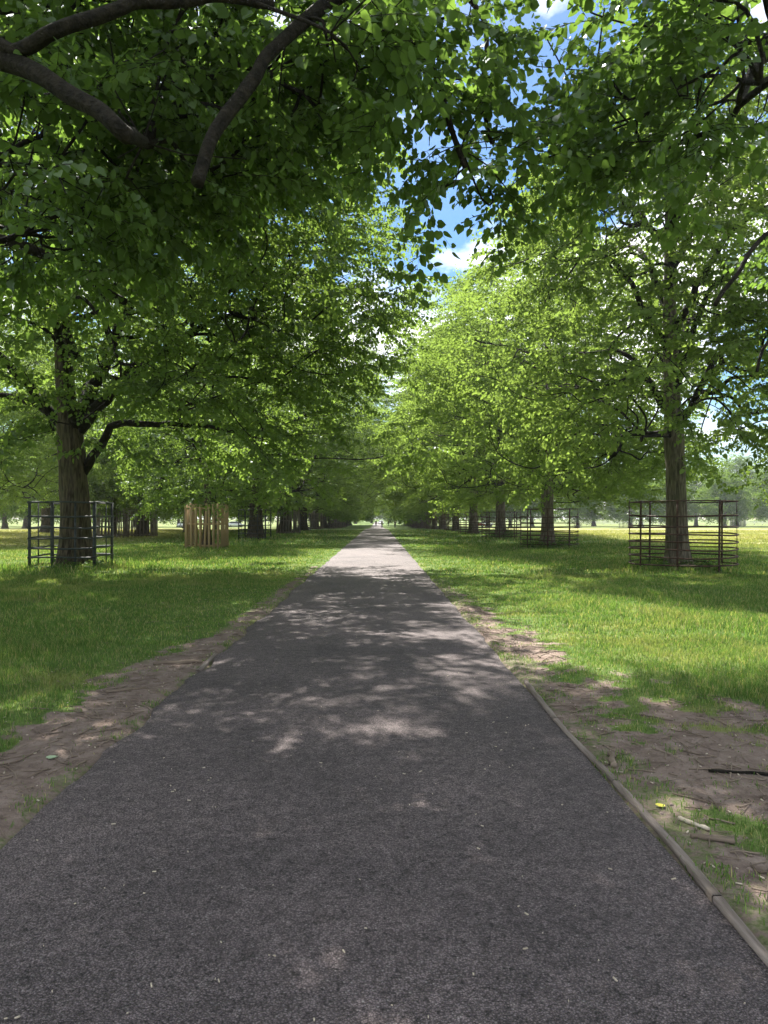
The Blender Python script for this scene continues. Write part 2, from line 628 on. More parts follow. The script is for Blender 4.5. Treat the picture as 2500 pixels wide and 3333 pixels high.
# ------------------------------------------------------------------ leaves and sprays
def leaf_shape(lod):
    """unit lime leaf: base at 0, tip at +X, normal +Z; folded a little along the midrib"""
    if lod == 0:
        h = [(0.0, 0.0), (-0.10, 0.22), (0.08, 0.45), (0.42, 0.48), (0.74, 0.26), (1.0, 0.0)]
        v = [(0, 0, 0), (0.42, 0, -0.03), (1.0, 0, -0.12)]
        up = [(x, y, 0.22 * y - 0.10 * x * x) for x, y in h[1:5]]
        dn = [(x, -y, 0.22 * y - 0.10 * x * x) for x, y in h[1:5]]
        v += up + dn
        f = [(0, 1, 4, 3), (1, 6, 5, 4), (1, 2, 6), (0, 7, 8, 1), (1, 8, 9, 10), (1, 10, 2)]
        return np.array(v), f
    if lod == 1:
        v = [(0, 0, 0), (0.02, 0.36, 0.09), (0.62, 0.36, 0.05), (1, 0, -0.1), (0.62, -0.36, 0.05), (0.02, -0.36, 0.09)]
        return np.array(v), [(0, 3, 2, 1), (0, 5, 4, 3)]
    v = [(0, 0, 0), (0.45, 0.46, 0.06), (1, 0, -0.05), (0.45, -0.46, 0.06)]
    return np.array(v), [(0, 3, 2, 1)]


def frame(a, n):
    a = a / (np.linalg.norm(a) + 1e-9)
    n = n - a * (n @ a)
    n = n / (np.linalg.norm(n) + 1e-9)
    return np.stack([a, np.cross(n, a), n])


def make_spray(lod, rng, L, size, step, nside):
    """a drooping leafy twig along +X with side twigs; returns leaf mesh arrays and twig polylines"""
    lv, lf = leaf_shape(lod)
    vs, fs, tw, n = [], [], [], 0
    lines = []
    m = 6
    x = np.linspace(0, L, m)
    wig = rng.normal(0, 0.03 * L, (m, 2)).cumsum(0) * np.linspace(0, 1, m)[:, None]
    droop = rng.uniform(0.12, 0.34)
    main = np.stack([x, wig[:, 0], -droop * x * x / L + wig[:, 1] * 0.4], -1)
    lines.append(main)
    for s in range(nside):
        k = rng.uniform(0.12, 0.8)
        p0 = np.array([np.interp(k * L, x, main[:, c]) for c in range(3)])
        ang = (1 if s % 2 else -1) * rng.uniform(0.5, 1.1)
        l2 = L * rng.uniform(0.35, 0.65) * (1.05 - 0.5 * k)
        tt = np.linspace(0, 1, 4)[:, None]
        d = np.array([math.cos(ang), math.sin(ang), rng.uniform(-0.25, 0.2)])
        lines.append(p0 + d * tt * l2 + np.array([0, 0, -1]) * (tt ** 2) * l2 * rng.uniform(0.1, 0.4))
    for ln in lines:
        seg = np.linalg.norm(np.diff(ln, axis=0), axis=1)
        tot = seg.sum()
        cum = np.concatenate([[0], np.cumsum(seg)])
        k = max(2, int(tot / step))
        side = 1
        for q in range(k + 1):
            s = tot * min(1.0, (q + 0.7 + rng.uniform(-0.2, 0.2)) / (k + 0.7))
            p = np.array([np.interp(s, cum, ln[:, c]) for c in range(3)])
            i = min(len(ln) - 2, int(np.searchsorted(cum, s, 'right') - 1))
            d = ln[i + 1] - ln[i]
            d /= np.linalg.norm(d) + 1e-9
            sd_ = np.cross((0, 0, 1.0), d)
            sd_ /= np.linalg.norm(sd_) + 1e-9
            side = -side
            out_ = sd_ * side if q < k else d
            a = out_ * rng.uniform(0.5, 1.0) + d * rng.uniform(0.2, 0.7) + np.array((0, 0, -rng.uniform(0.15, 1.0)))
            nn = np.array((0, 0, 1.0)) + rng.normal(0, 0.42, 3) + out_ * 0.3
            F = frame(a, nn)
            sc = size * rng.uniform(0.55, 1.25)
            pet = (out_ * 0.3 + d * 0.2 + np.array((0, 0, -0.15))) * size * 0.45
            vs.append((lv * sc) @ F + p + pet)
            fs.append(n)
            n += len(lv)
    V = np.concatenate(vs)
    faces = {}
    for f in lf:
        faces.setdefault(len(f), []).append(f)
    FA = [(np.array(fs)[:, None, None] + np.array(ff)[None]).reshape(-1, k) for k, ff in faces.items()]
    return V, FA, lines


_rngp = np.random.default_rng(5)
SPRAYS = {
    0: [make_spray(0, _rngp, 0.85, 0.088, 0.062, 6) for _ in range(9)],
    1: [make_spray(1, _rngp, 1.00, 0.105, 0.075, 5) for _ in range(8)],
    2: [make_spray(2, _rngp, 1.15, 0.125, 0.095, 5) for _ in range(7)],
    3: [make_spray(2, _rngp, 1.7, 0.30, 0.26, 4) for _ in range(6)],
}


def scatter_sprays(lod, P, AZ, PITCH, SC, rng, twig_r=0.0035):
    leaves, twigs = MB(), MB()
    protos = SPRAYS[lod]
    which = rng.integers(0, len(protos), len(P))
    for k, (V, FA, lines) in enumerate(protos):
        idx = np.where(which == k)[0]
        if not len(idx):
            continue
        ca, sa = np.cos(AZ[idx]), np.sin(AZ[idx])
        cp, sp = np.cos(PITCH[idx]), np.sin(PITCH[idx])
        roll = rng.normal(0, 0.3, len(idx))
        cr_, sr = np.cos(roll), np.sin(roll)
        fl = rng.choice([-1.0, 1.0], len(idx))
        s = SC[idx]

        def xf(A):
            x = A[None, :, 0] * s[:, None]
            y = A[None, :, 1] * (s * fl)[:, None]
            z = A[None, :, 2] * s[:, None]
            y, z = y * cr_[:, None] - z * sr[:, None], y * sr[:, None] + z * cr_[:, None]
            x, z = x * cp[:, None] - z * sp[:, None], x * sp[:, None] + z * cp[:, None]
            x, y = x * ca[:, None] - y * sa[:, None], x * sa[:, None] + y * ca[:, None]
            return np.stack([x, y, z], -1) + P[idx][:, None, :]
        W = xf(V)
        nv = len(V)
        base = leaves.n
        leaves.v.append(W.reshape(-1, 3))
        for F in FA:
            leaves.f.append((np.arange(len(idx))[:, None, None] * nv + F[None] + base).reshape(-1, F.shape[1]))
        leaves.n += W.shape[0] * nv
        if lod <= 1:
            for ln in lines:
                m = len(ln)
                T = xf(ln)
                r = twig_r * np.linspace(1, 0.4, m)
                offs = np.array([(0, 0, 1), (0.87, 0, -0.5), (-0.87, 0, -0.5)])
                offs2 = np.array([(0, 0, 1), (0, 0.87, -0.5), (0, -0.87, -0.5)])
                V3 = T[:, :, None, :] + (offs + offs2)[None, None] * 0.75 * r[None, :, None, None]
                i = np.arange(m - 1)[:, None]
                j = np.arange(3)[None]
                j2 = (j + 1) % 3
                q = np.stack([i * 3 + j, i * 3 + j2, (i + 1) * 3 + j2, (i + 1) * 3 + j], -1).reshape(-1, 4)
                base = twigs.n
                twigs.v.append(V3.reshape(-1, 3))
                twigs.f.append((np.arange(len(idx))[:, None, None] * m * 3 + q[None] + base).reshape(-1, 4))
                twigs.n += len(idx) * m * 3
    return leaves, twigs


def smooth_line(pts, step=0.35):
    """Catmull-Rom through the points"""
    p = np.asarray(pts, float)
    p = np.concatenate([[2 * p[0] - p[1]], p, [2 * p[-1] - p[-2]]])
    out = []
    for i in range(1, len(p) - 2):
        n = max(2, int(np.linalg.norm(p[i + 1] - p[i]) / step))
        for t in np.linspace(0, 1, n, endpoint=False):
            a, b, c, d = p[i - 1], p[i], p[i + 1], p[i + 2]
            out.append(0.5 * (2 * b + (c - a) * t + (2 * a - 5 * b + 4 * c - d) * t * t + (3 * b - a - 3 * c + d) * t ** 3))
    out.append(p[-2])
    return np.array(out)


def build_trunk(tr, H, fork, lean, rng, after=0.62, sides=36):
    """ridged tapering stem with root flare; returns mesh builder and the axis"""
    zs = np.concatenate([np.arange(-0.15, 1.2, 0.1), np.arange(1.2, min(fork + 2, H), 0.25), np.arange(min(fork + 2, H), H, 0.6), [H]])
    ph = rng.uniform(0, 6.28, 4)
    t = np.clip(zs / H, 0, 1)
    ax = np.stack([lean[0] * t ** 1.3 * H + 0.12 * np.sin(zs * 0.5 + ph[0]) * t * 3 * tr ** 0.5,
                   lean[1] * t ** 1.3 * H + 0.12 * np.sin(zs * 0.43 + ph[1]) * t * 3 * tr ** 0.5, zs], -1)
    f = sst(fork - 0.7, fork + 1.4, zs)
    r = tr * ((1 - 0.22 * np.clip(zs / fork, 0, 1)) * (1 - f) + after * f * np.clip(1 - (zs - fork) / (H - fork), 0.0, 1) ** 0.9 + 0.012 / tr)
    r = r * (1 + 0.10 * np.exp(-((zs - fork) / 0.7) ** 2))
    a = np.arange(sides) * 2 * math.pi / sides
    A, Z = np.meshgrid(a, zs)
    flare = np.exp(-np.maximum(Z, 0) / 0.42)
    butt = 0.5 + 0.5 * np.cos(5 * A + ph[2] + 0.8 * np.sin(2 * A + ph[3]))
    RR = r[:, None] * (1 + flare * (0.30 + 0.42 * butt) + 0.09 * (fbm(np.cos(A) * 1.3 + 5, np.sin(A) * 1.3 + Z * 0.7 + 9, 1.4, ph[0], 3) - 0.5) * 2
                       + 0.03 * np.sin(11 * A + 2 * np.sin(Z * 1.3 + ph[1])))
    V = np.stack([ax[:, 0][:, None] + RR * np.cos(A), ax[:, 1][:, None] + RR * np.sin(A), Z], -1)
    n, m = sides, len(zs)
    i = np.arange(m - 1)[:, None]
    j = np.arange(n)[None, :]
    j2 = (j + 1) % n
    b = MB()
    b.add(V.reshape(-1, 3), np.stack([i * n + j, i * n + j2, (i + 1) * n + j2, (i + 1) * n + j], -1).reshape(-1, 4))
    return b, ax, r


def crown_points(n, prof, zlow, rng, clumps, lump=0.22, shell=0.55, csize=0.9):
    """points in a lumpy crown: prof = [(z, radius)], zlow = (z near the stem, z at the rim)"""
    pz = np.array([p[0] for p in prof])
    pr = np.array([p[1] for p in prof])
    ph = rng.uniform(0, 6.28, 6)

    def rmax(z, a):
        return np.interp(z, pz, pr) * (1 + lump * (np.sin(2 * a + ph[0] + 0.5 * z) * 0.5 + np.sin(3 * a + ph[1] - 0.8 * z) * 0.35 + np.sin(5 * a + ph[2] + 1.1 * z) * 0.3))

    def draw(k):
        out = []
        while len(out) < k:
            z = rng.uniform(pz[0], pz[-1])
            if rng.random() > (np.interp(z, pz, pr) / pr.max()) ** 1.3 + 0.05:
                continue
            a = rng.uniform(0, 6.28)
            f = rng.random() ** 0.5
            f = 1 - (1 - f) * (1 - shell * 0.6) if rng.random() < shell else f
            rm = rmax(z, a)
            if z < zlow[0] + (zlow[1] - zlow[0]) * f + 0.25 * math.sin(4 * a + ph[3]):
                continue
            out.append((f * rm * math.cos(a), f * rm * math.sin(a), z))
        return np.array(out)
    c = draw(clumps)
    k = int(n * 0.82)
    pts = c[rng.integers(0, clumps, k)] + rng.normal(0, 1, (k, 3)) * np.array((csize, csize, csize * 0.42))
    pts = np.concatenate([pts, draw(n - k)])
    r = np.hypot(pts[:, 0], pts[:, 1])
    rm = rmax(pts[:, 2], np.arctan2(pts[:, 1], pts[:, 0]))
    f = np.clip(r / np.maximum(rm, 0.2), 0, 1.2)
    ok = (pts[:, 2] > zlow[0] + (zlow[1] - zlow[0]) * np.minimum(f, 1) - 0.3) & (f < 1.12) & (pts[:, 2] < pz[-1] + 0.5)
    return pts[ok]


def build_tree(seed, H, prof, zlow, tr, fork, n_pts, clumps, lod, leafmat, bark, lean=(0, 0), limbs=None, n_limbs=8, extra=None,
               spray_scale=1.0, keep=1.0, twig_part=True, name="lime_tree", csize=0.82, reject=None, more=1.0, sides=36, after=0.62, shell=0.55):
    rng = np.random.default_rng(seed)
    root = empty(name)
    tb, ax, axr = build_trunk(tr, H, fork, lean, rng, after, sides)
    tb.build("trunk", bark, root, smooth=True)
    P = [ax[i] for i in range(len(ax)) if ax[i, 2] > fork - 0.3]
    par = [-1] * len(P)
    # main limbs
    polys = []
    if limbs is None:
        limbs = []
        for k in range(n_limbs):
            z0 = fork + (H * 0.72 - fork) * (k / n_limbs) ** 1.1
            az = k * 2.4 + rng.uniform(-0.3, 0.3)
            zz = z0 + (H - z0) * rng.uniform(0.25, 0.42)
            rr = np.interp(zz, [p[0] for p in prof], [p[1] for p in prof]) * rng.uniform(0.62, 0.85)
            x0 = np.array([np.interp(z0, ax[:, 2], ax[:, 0]), np.interp(z0, ax[:, 2], ax[:, 1]), z0])
            d = np.array([math.cos(az), math.sin(az), 0])
            e = d * rr + np.array([0, 0, zz - 0.5 * rng.random()])
            mid = x0 + d * rr * 0.45 + np.array([0, 0, (zz - z0) * 0.72])
            limbs.append(([x0, x0 + d * rr * 0.13 + np.array([0, 0, (zz - z0) * 0.22]), mid, e], min(tr * 0.42, 0.05 + 0.028 * rr)))
    for pts, r0 in limbs:
        ln = smooth_line(pts, 0.3)
        ln[1:-1] += rng.normal(0, 0.008 if lod == 0 else 0.025, (len(ln) - 2, 3))
        rad = r0 * (1 - (0.55 if lod == 0 else 0.78) * np.linspace(0, 1, len(ln)) ** 0.9)
        b = MB()
        if lod == 0:
            ln = smooth_line(ln, 0.05)
            rad = np.interp(np.linspace(0, 1, len(ln)), np.linspace(0, 1, len(rad)), rad)
        b.tube(ln, rad, 20 if lod == 0 else (9 if lod == 1 else 6))
        if lod == 0:
            vv = b.v[0]
            cc = np.repeat(ln, 20, 0)
            an = np.tile(np.arange(20), len(ln))
            ss = np.repeat(np.arange(len(ln)) * 0.05, 20)
            k_ = 1 + 0.34 * (fbm(an * 0.9 + 3 * np.sin(an * 2 * math.pi / 20), ss * 2.2, 1.0, r0 * 40, 3) - 0.5) + 0.22 * (vnoise(an * 0 + 3, ss, 1.6, r0 * 90) - 0.5)
            b.v[0] = cc + (vv - cc) * k_[:, None]
        b.build("limb", M_BRANCH, root, smooth=True)
        P += list(ln[2:])
        par += [-1] * (len(ln) - 2)
    nbase = len(P)
    pts = crown_points(n_pts, prof, zlow, rng, clumps, csize=csize, shell=shell)
    if extra is not None:
        ex = []
        for c, s, k in extra:
            ex.append(np.array(c) + np.clip(rng.normal(0, 0.5, (k, 3)), -1, 1) * np.array(s))
        pts = np.concatenate([pts] + ex)
    if reject is not None:
        pts = pts[~reject(pts)]
    axx = np.interp(pts[:, 2], ax[:, 2], ax[:, 0])
    axy = np.interp(pts[:, 2], ax[:, 2], ax[:, 1])
    order = np.argsort(np.hypot(pts[:, 0] - axx, pts[:, 1] - axy) + rng.uniform(0, 0.6, len(pts)))
    A = np.zeros((nbase + len(pts) * 14, 3))
    A[:nbase] = np.array(P)
    G = np.zeros_like(A)
    g0 = np.array([A[i] - A[max(i - 1, 0)] for i in range(nbase)])
    g0[np.linalg.norm(g0, axis=1) > 1.5] = 0
    G[:nbase] = g0 / (np.linalg.norm(g0, axis=1)[:, None] + 1e-6)
    na = nbase
    tips = []
    for q in order:
        p = pts[q]
        d = A[:na] - p
        L_ = np.sqrt((d * d).sum(1)) + 1e-6
        cosg = -(d * G[:na]).sum(1) / L_
        dist = L_ * (1.0 + 0.75 * (0.6 - np.minimum(cosg, 0.6))) + np.maximum(d[:, 2], 0) * 0.35
        k = int(np.argmin(dist))
        a0 = A[k]
        L = np.linalg.norm(p - a0)
        m = min(12, max(1, int(L / 0.45)))
        prev = k
        ctl = a0 + G[k] * L * 0.45 + (p - a0) * 0.12 + np.array((0, 0, 0.05 * L))
        for i in range(1, m + 1):
            t = i / m
            q2 = a0 * (1 - t) ** 2 + ctl * 2 * t * (1 - t) + p * t * t + (rng.normal(0, 0.02, 3) if i < m else 0)
            A[na] = q2
            gv = q2 - A[prev]
            G[na] = gv / (np.linalg.norm(gv) + 1e-6)
            par.append(prev)
            prev = na
            na += 1
        tips.append(na - 1)
    A = A[:na]
    par = np.array(par)
    cnt = np.ones(na)
    for i in range(na - 1, nbase - 1, -1):
        if par[i] >= 0:
            cnt[par[i]] += cnt[i]
    rad = np.clip(0.0065 * cnt ** 0.46, 0.006, 0.085)
    # strands
    kids = {}
    for i in range(nbase, na):
        kids.setdefault(int(par[i]), []).append(i)
    bb = MB()
    stack = [(p, k) for p in range(nbase) for k in kids.get(p, [])]
    while stack:
        p, k = stack.pop()
        ln, rs = [A[p], A[k]], [rad[k] * 1.15, rad[k]]
        while kids.get(k):
            ch = sorted(kids[k], key=lambda c: -cnt[c])
            for c in ch[1:]:
                stack.append((k, c))
            k = ch[0]
            ln.append(A[k])
            rs.append(rad[k])
        mx = max(rs)
        if lod <= 1 and mx > 0.012 and len(ln) > 2:
            l2 = smooth_line(ln, 0.12)
            rs = np.interp(np.linspace(0, 1, len(l2)), np.linspace(0, 1, len(rs)), rs)
            ln = l2
        if lod >= 2 and mx < 0.011:
            continue
        bb.tube(ln, rs, 7 if mx > 0.03 else (4 if mx > 0.012 else 3), cap=False)
    # sprays
    thin = np.where((np.arange(na) >= nbase) & (cnt <= 9))[0]
    if keep < 1:
        thin = thin[rng.random(len(thin)) < keep]
    thin = np.concatenate([thin] * int(math.ceil(more)))[:int(len(thin) * more)] if more > 1 else thin
    SP = A[thin] + rng.normal(0, 0.12, (len(thin), 3))
    pr_ = A[np.maximum(par[thin], 0)]
    dirv = A[thin] - pr_
    az = np.arctan2(dirv[:, 1], dirv[:, 0]) + rng.normal(0, 0.75, len(thin))
    pitch = np.clip(np.arctan2(dirv[:, 2], np.hypot(dirv[:, 0], dirv[:, 1])), -0.7, 0.6) * 0.5 + rng.normal(-0.05, 0.22, len(thin))
    leaves, twigs = scatter_sprays(lod, SP, az, pitch, rng.uniform(0.75, 1.2, len(thin)) * spray_scale, rng)
    leaves.build("crown", leafmat, root)
    if twigs.n and twig_part:
        bb.v += twigs.v
        bb.f += [f + bb.n for f in twigs.f]
        bb.n += twigs.n
    if bb.n:
        bb.build("branches", M_BRANCH, root, smooth=True)
    root['leafcount'] = len(thin)
    print('TREE', name, seed, 'sprays', len(thin), 'faces', sum(len(f) for f in leaves.f))
    return root


def px(u, v, d, base=(0, 0, 0)):
    return np.array([(u - 378) / FPX * d - base[0], d - base[1], EYE + (518 - v) / FPX * d - base[2]])


# --- the two trees beside the camera whose boughs hang over the path
L0 = (-8.6, 6.6, 0)
b0 = L0
bough_a = [(0.25, -0.1, 3.0), (2.6, -0.6, 3.9), px(-60, 66, 5.3, b0), px(14, 51, 5.2, b0), px(46, 35, 5.1, b0), px(93, 16, 5.1, b0), px(139, 5, 5.2, b0), px(190, 0, 5.3, b0), px(243, -1, 5.4, b0), px(273, 4, 5.5, b0)]
bough_b = [px(-20, 58, 5.3, b0), px(23, 65, 5.2, b0), px(69, 93, 5.05, b0), px(104, 116, 4.95, b0), px(127, 132, 4.95, b0), px(141, 140, 5.9, b0), px(150, 146, 7.4, b0)]
bough_c = [(0.2, 0.1, 6.5), (3.0, 0.6, 8.2), (6.6, 0.9, 8.0), px(345, -30, 6.4, b0), px(322, 5, 6.2, b0), px(278, 44, 5.9, b0), px(255, 76, 5.7, b0), px(227, 116, 5.5, b0), px(208, 148, 5.35, b0), px(197, 183, 5.25, b0)]
bough_d = [(0.2, 0.2, 5.0), (3.6, 1.3, 7.0), (7.0, 1.5, 7.8), (9.4, 1.2, 7.6), px(423, 0, 7.4, b0), px(440, 93, 7.2, b0), px(465, 167, 7.1, b0)]
bough_e = [(0.2, 0.3, 5.6), (4.0, 2.4, 7.8), (8.0, 2.6, 8.6), px(470, 0, 8.4, b0), px(483, 104, 8.2, b0), px(492, 143, 8.1, b0)]
bough_f = [(0, 0.3, 4.0), (1.0, 3.0, 5.6), (2.2, 6.0, 6.4), (3.4, 8.0, 6.0)]
bough_g = [(0, -0.3, 4.2), (1.8, -3.0, 6.2), (3.6, -5.2, 7.0)]
bough_h = [(-0.2, 0, 4.4), (-3.0, 1.0, 6.6), (-5.6, 1.6, 7.4)]


def clump_px(u, v, d, su, sv, sdp, k, base):
    return (px(u, v, d, base), (su / FPX * d, sdp, sv / FPX * d), k)


ex0 = [clump_px(60, 50, 7.6, 95, 80, 1.5, 80, b0), clump_px(180, 60, 8.0, 120, 85, 1.8, 100, b0), clump_px(310, 50, 8.0, 110, 80, 1.8, 90, b0),
       clump_px(70, 180, 7.6, 110, 70, 1.6, 80, b0), clump_px(190, 190, 7.8, 95, 65, 1.6, 70, b0), clump_px(275, 130, 8.0, 70, 50, 1.4, 44, b0),
       clump_px(50, 255, 7.4, 85, 45, 1.5, 40, b0), clump_px(130, 240, 7.6, 80, 40, 1.4, 26, b0), clump_px(330, 70, 6.6, 50, 60, 1.0, 30, b0),
       clump_px(330, 40, 5.2, 70, 40, 0.6, 10, b0), clump_px(180, 120, 5.0, 40, 30, 0.4, 4, b0), clump_px(40, 150, 4.9, 40, 40, 0.4, 4, b0),
       clump_px(425, 60, 7.2, 60, 80, 1.0, 36, b0), clump_px(475, 110, 7.8, 45, 85, 1.0, 32, b0), clump_px(450, 175, 7.3, 40, 45, 0.8, 18, b0), clump_px(400, 40, 6.8, 50, 60, 1.0, 22, b0),
       clump_px(500, 190, 8.2, 30, 25, 0.6, 6, b0),
       ((5.4, 1.4, 8.2), (3.6, 2.6, 1.0), 110), ((4.4, 7.6, 9.2), (3.2, 2.8, 1.8), 120), ((7.6, 0.6, 9.0), (2.2, 2.0, 0.8), 40), ((8.4, 8.8, 14.7), (2.7, 2.0, 0.8), 330)]


def rej0(p):
    w = p + np.array(L0)
    d = np.maximum(w[:, 1], 0.1)
    low = (w[:, 2] < 3.0) | ((np.abs(w[:, 1]) < 3.0) & (np.abs(w[:, 0]) < 2.5) & (w[:, 2] < 5))
    right = w[:, 0] > 1.9
    # the limbs over the path are bare on the camera's side
    bare = (w[:, 1] > 0.5) & (w[:, 1] < 5.9) & (w[:, 0] > -4.2) & (w[:, 0] < -0.6) & (w[:, 2] < 6.4) & (np.random.default_rng(3).random(len(p)) > 0.12)
    # the drip line of the near crown: highest over the path, lower towards its own stem
    sx, sz = w[:, 0] / d, (w[:, 2] - EYE) / d
    drip = (w[:, 1] > 1.5) & (sx > -0.75) & (sz < np.interp(sx, [-0.75, -0.45, -0.25, -0.10, -0.03, 0.03, 0.2], [0.34, 0.36, 0.43, 0.53, 0.60, 0.44, 0.44]))
    low = low | drip
    airy = (w[:, 0] > -0.15) & (w[:, 2] < 13) & (np.random.default_rng(4).random(len(p)) > 0.45)
    return low | right | bare | airy


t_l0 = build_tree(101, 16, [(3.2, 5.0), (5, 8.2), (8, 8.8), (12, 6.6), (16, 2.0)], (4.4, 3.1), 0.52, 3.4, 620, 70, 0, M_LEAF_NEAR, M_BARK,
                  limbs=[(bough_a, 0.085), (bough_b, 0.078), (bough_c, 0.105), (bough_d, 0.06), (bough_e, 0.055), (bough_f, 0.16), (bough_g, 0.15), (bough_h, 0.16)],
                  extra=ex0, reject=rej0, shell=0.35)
t_l0.location = L0
tag(t_l0, "dark overhanging lime tree whose thick boughs fill the upper left of the view", "tree", "lime trees along the left of the path")

R0 = (9.0, 6.2, 0)
b1 = R0
ex1 = [clump_px(600, 40, 7.6, 110, 60, 1.6, 60, b1), clump_px(710, 60, 6.6, 90, 90, 1.6, 70, b1), clump_px(590, 100, 8.2, 60, 40, 1.2, 18, b1), clump_px(650, 140, 7.8, 80, 40, 1.4, 30, b1),
       clump_px(550, 165, 8.4, 40, 35, 1.0, 10, b1), clump_px(760, 175, 6.6, 40, 40, 1.2, 16, b1), clump_px(520, 40, 8.0, 40, 60, 1.0, 16, b1), ((-6.4, 9.2, 14.6), (2.6, 2.0, 0.8), 220)]  # last clump is unseen foliage added above the view to cast shade
hang = [(-0.3, -0.2, 4.2), (-3.0, -1.2, 5.0), (-5.4, -1.9, 4.6), px(800, 205, 4.0, b1), px(765, 235, 3.95, b1), px(738, 275, 3.9, b1), px(715, 305, 3.9, b1)]
hang2 = [(-0.3, -0.2, 3.6), (-3.2, -1.4, 4.0), (-5.4, -2.0, 3.6), px(798, 300, 4.0, b1), px(775, 330, 3.9, b1), px(757, 372, 3.9, b1)]
ex1 += [clump_px(757, 250, 4.0, 20, 28, 0.25, 8, b1), clump_px(735, 290, 3.95, 18, 18, 0.2, 5, b1), clump_px(768, 340, 3.95, 22, 30, 0.25, 7, b1), clump_px(765, 290, 4.0, 20, 30, 0.25, 4, b1)]


def rej1(p):
    w = p + np.array(R0)
    d = np.maximum(w[:, 1], 0.1)
    v = 518 - (w[:, 2] - EYE) / d * FPX
    u = 378 + w[:, 0] / d * FPX
    near = (w[:, 1] > 1) & (w[:, 1] < 12)
    open_ = near & (w[:, 2] < 5.0) & (w[:, 0] < 5.0) & ~((w[:, 1] < 4.8) & (w[:, 1] > 3.2) & (w[:, 0] > 0.57 * w[:, 1]))
    airy = (w[:, 0] < 2.6) & (w[:, 2] < 13) & (np.random.default_rng(4).random(len(p)) > 0.33)
    return (w[:, 2] < 2.15) | (w[:, 0] < 1.5) | open_ | airy


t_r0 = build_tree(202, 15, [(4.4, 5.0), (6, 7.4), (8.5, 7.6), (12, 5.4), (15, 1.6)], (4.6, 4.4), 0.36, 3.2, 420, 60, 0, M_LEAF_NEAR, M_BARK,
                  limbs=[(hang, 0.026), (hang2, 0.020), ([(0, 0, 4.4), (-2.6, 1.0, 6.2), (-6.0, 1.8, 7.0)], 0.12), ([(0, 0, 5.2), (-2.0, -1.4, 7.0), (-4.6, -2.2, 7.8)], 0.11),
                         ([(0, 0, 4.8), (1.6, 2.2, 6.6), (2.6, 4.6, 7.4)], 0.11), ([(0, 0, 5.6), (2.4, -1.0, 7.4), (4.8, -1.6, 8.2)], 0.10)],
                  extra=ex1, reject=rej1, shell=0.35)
t_r0.location = R0
tag(t_r0, "dark lime tree beside the camera whose leafy sprays hang in the top right corner", "tree", "lime trees along the right of the path")

# --- first full trees left and right
L1 = (-9.35, 22.0, 0)
lim_l1 = [([(0.15, 0, 2.9), (0.75, -0.1, 3.7), (1.2, -0.2, 4.35), (2.4, -0.5, 4.4), (4.1, -0.9, 4.3), (5.8, -1.2, 3.9)], 0.155),
          ([(0.1, 0, 4.3), (0.9, -0.4, 5.0), (2.4, -0.9, 6.1), (4.4, -1.4, 7.2), (6.4, -1.6, 7.6)], 0.20),
          ([(0.0, 0, 4.4), (0.7, 0.2, 6.0), (1.5, 0.4, 8.2), (3.6, 0.4, 10.4), (6.0, 0, 11.6)], 0.21),
          ([(-0.1, 0, 4.0), (-0.9, -0.2, 5.0), (-1.9, -0.5, 6.3), (-3.4, -0.8, 7.8)], 0.20),
          ([(-0.1, 0, 4.2), (-1.6, 0.6, 5.2), (-3.6, 1.4, 5.6), (-5.8, 1.8, 5.2)], 0.17),
          ([(0, -0.1, 4.3), (0.4, -1.6, 5.8), (0.8, -3.6, 7.0), (1.0, -5.6, 7.0)], 0.18),
          ([(0, 0.1, 4.5), (-0.3, 2.0, 6.4), (0.2, 4.2, 7.6), (1.2, 6.0, 7.8)], 0.18),
          ([(0, 0, 6.5), (-0.8, -0.6, 9.0), (-1.2, -1.6, 12.0)], 0.16)]
t_l1 = build_tree(303, 18, [(2.5, 7.0), (4.5, 8.8), (7, 10.0), (10, 10.2), (12, 8.8), (15, 6.0), (18, 1.5)], (6.4, 2.9), 0.455, 4.1, 1900, 170, 1, M_LEAF, M_BARK,
                  lean=(-0.06, 0.0), limbs=lim_l1, more=2.0, extra=[((6.6, -7.3, 8.6), (2.6, 2.6, 1.9), 110), ((5.6, -0.5, 8.0), (4.8, 3.6, 4.4), 520), ((0.0, 0.5, 10.5), (4.5, 3.5, 3.5), 160)], reject=lambda p: ((p[:, 1] < -1.0) & (np.abs(p[:, 0] - 0.1) < 2.2) & (p[:, 2] < 5.6)) | (p[:, 1] > 4.2 + 0.22 * p[:, 0]) | ((p[:, 2] > 8.6) & (p[:, 0] - 9.35 > -1.3 + (13.5 - p[:, 2]) * 0.62)))  # first clump added to shade the path; crown back cut to let sun through
t_l1.location = L1
tag(t_l1, "big thick-trunked lime tree on the left standing inside a square iron guard", "tree", "lime trees along the left of the path")

R1 = (9.1, 21.6, 0)
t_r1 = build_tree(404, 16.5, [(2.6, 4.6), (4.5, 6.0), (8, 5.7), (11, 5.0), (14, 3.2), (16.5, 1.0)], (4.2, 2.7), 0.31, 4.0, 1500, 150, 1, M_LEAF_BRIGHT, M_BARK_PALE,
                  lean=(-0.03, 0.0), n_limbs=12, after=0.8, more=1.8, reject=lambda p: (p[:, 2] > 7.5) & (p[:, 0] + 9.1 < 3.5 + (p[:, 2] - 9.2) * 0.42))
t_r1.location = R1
tag(t_r1, "bright green lime tree on the right standing inside the nearest round rusty guard", "tree", "lime trees along the right of the path")

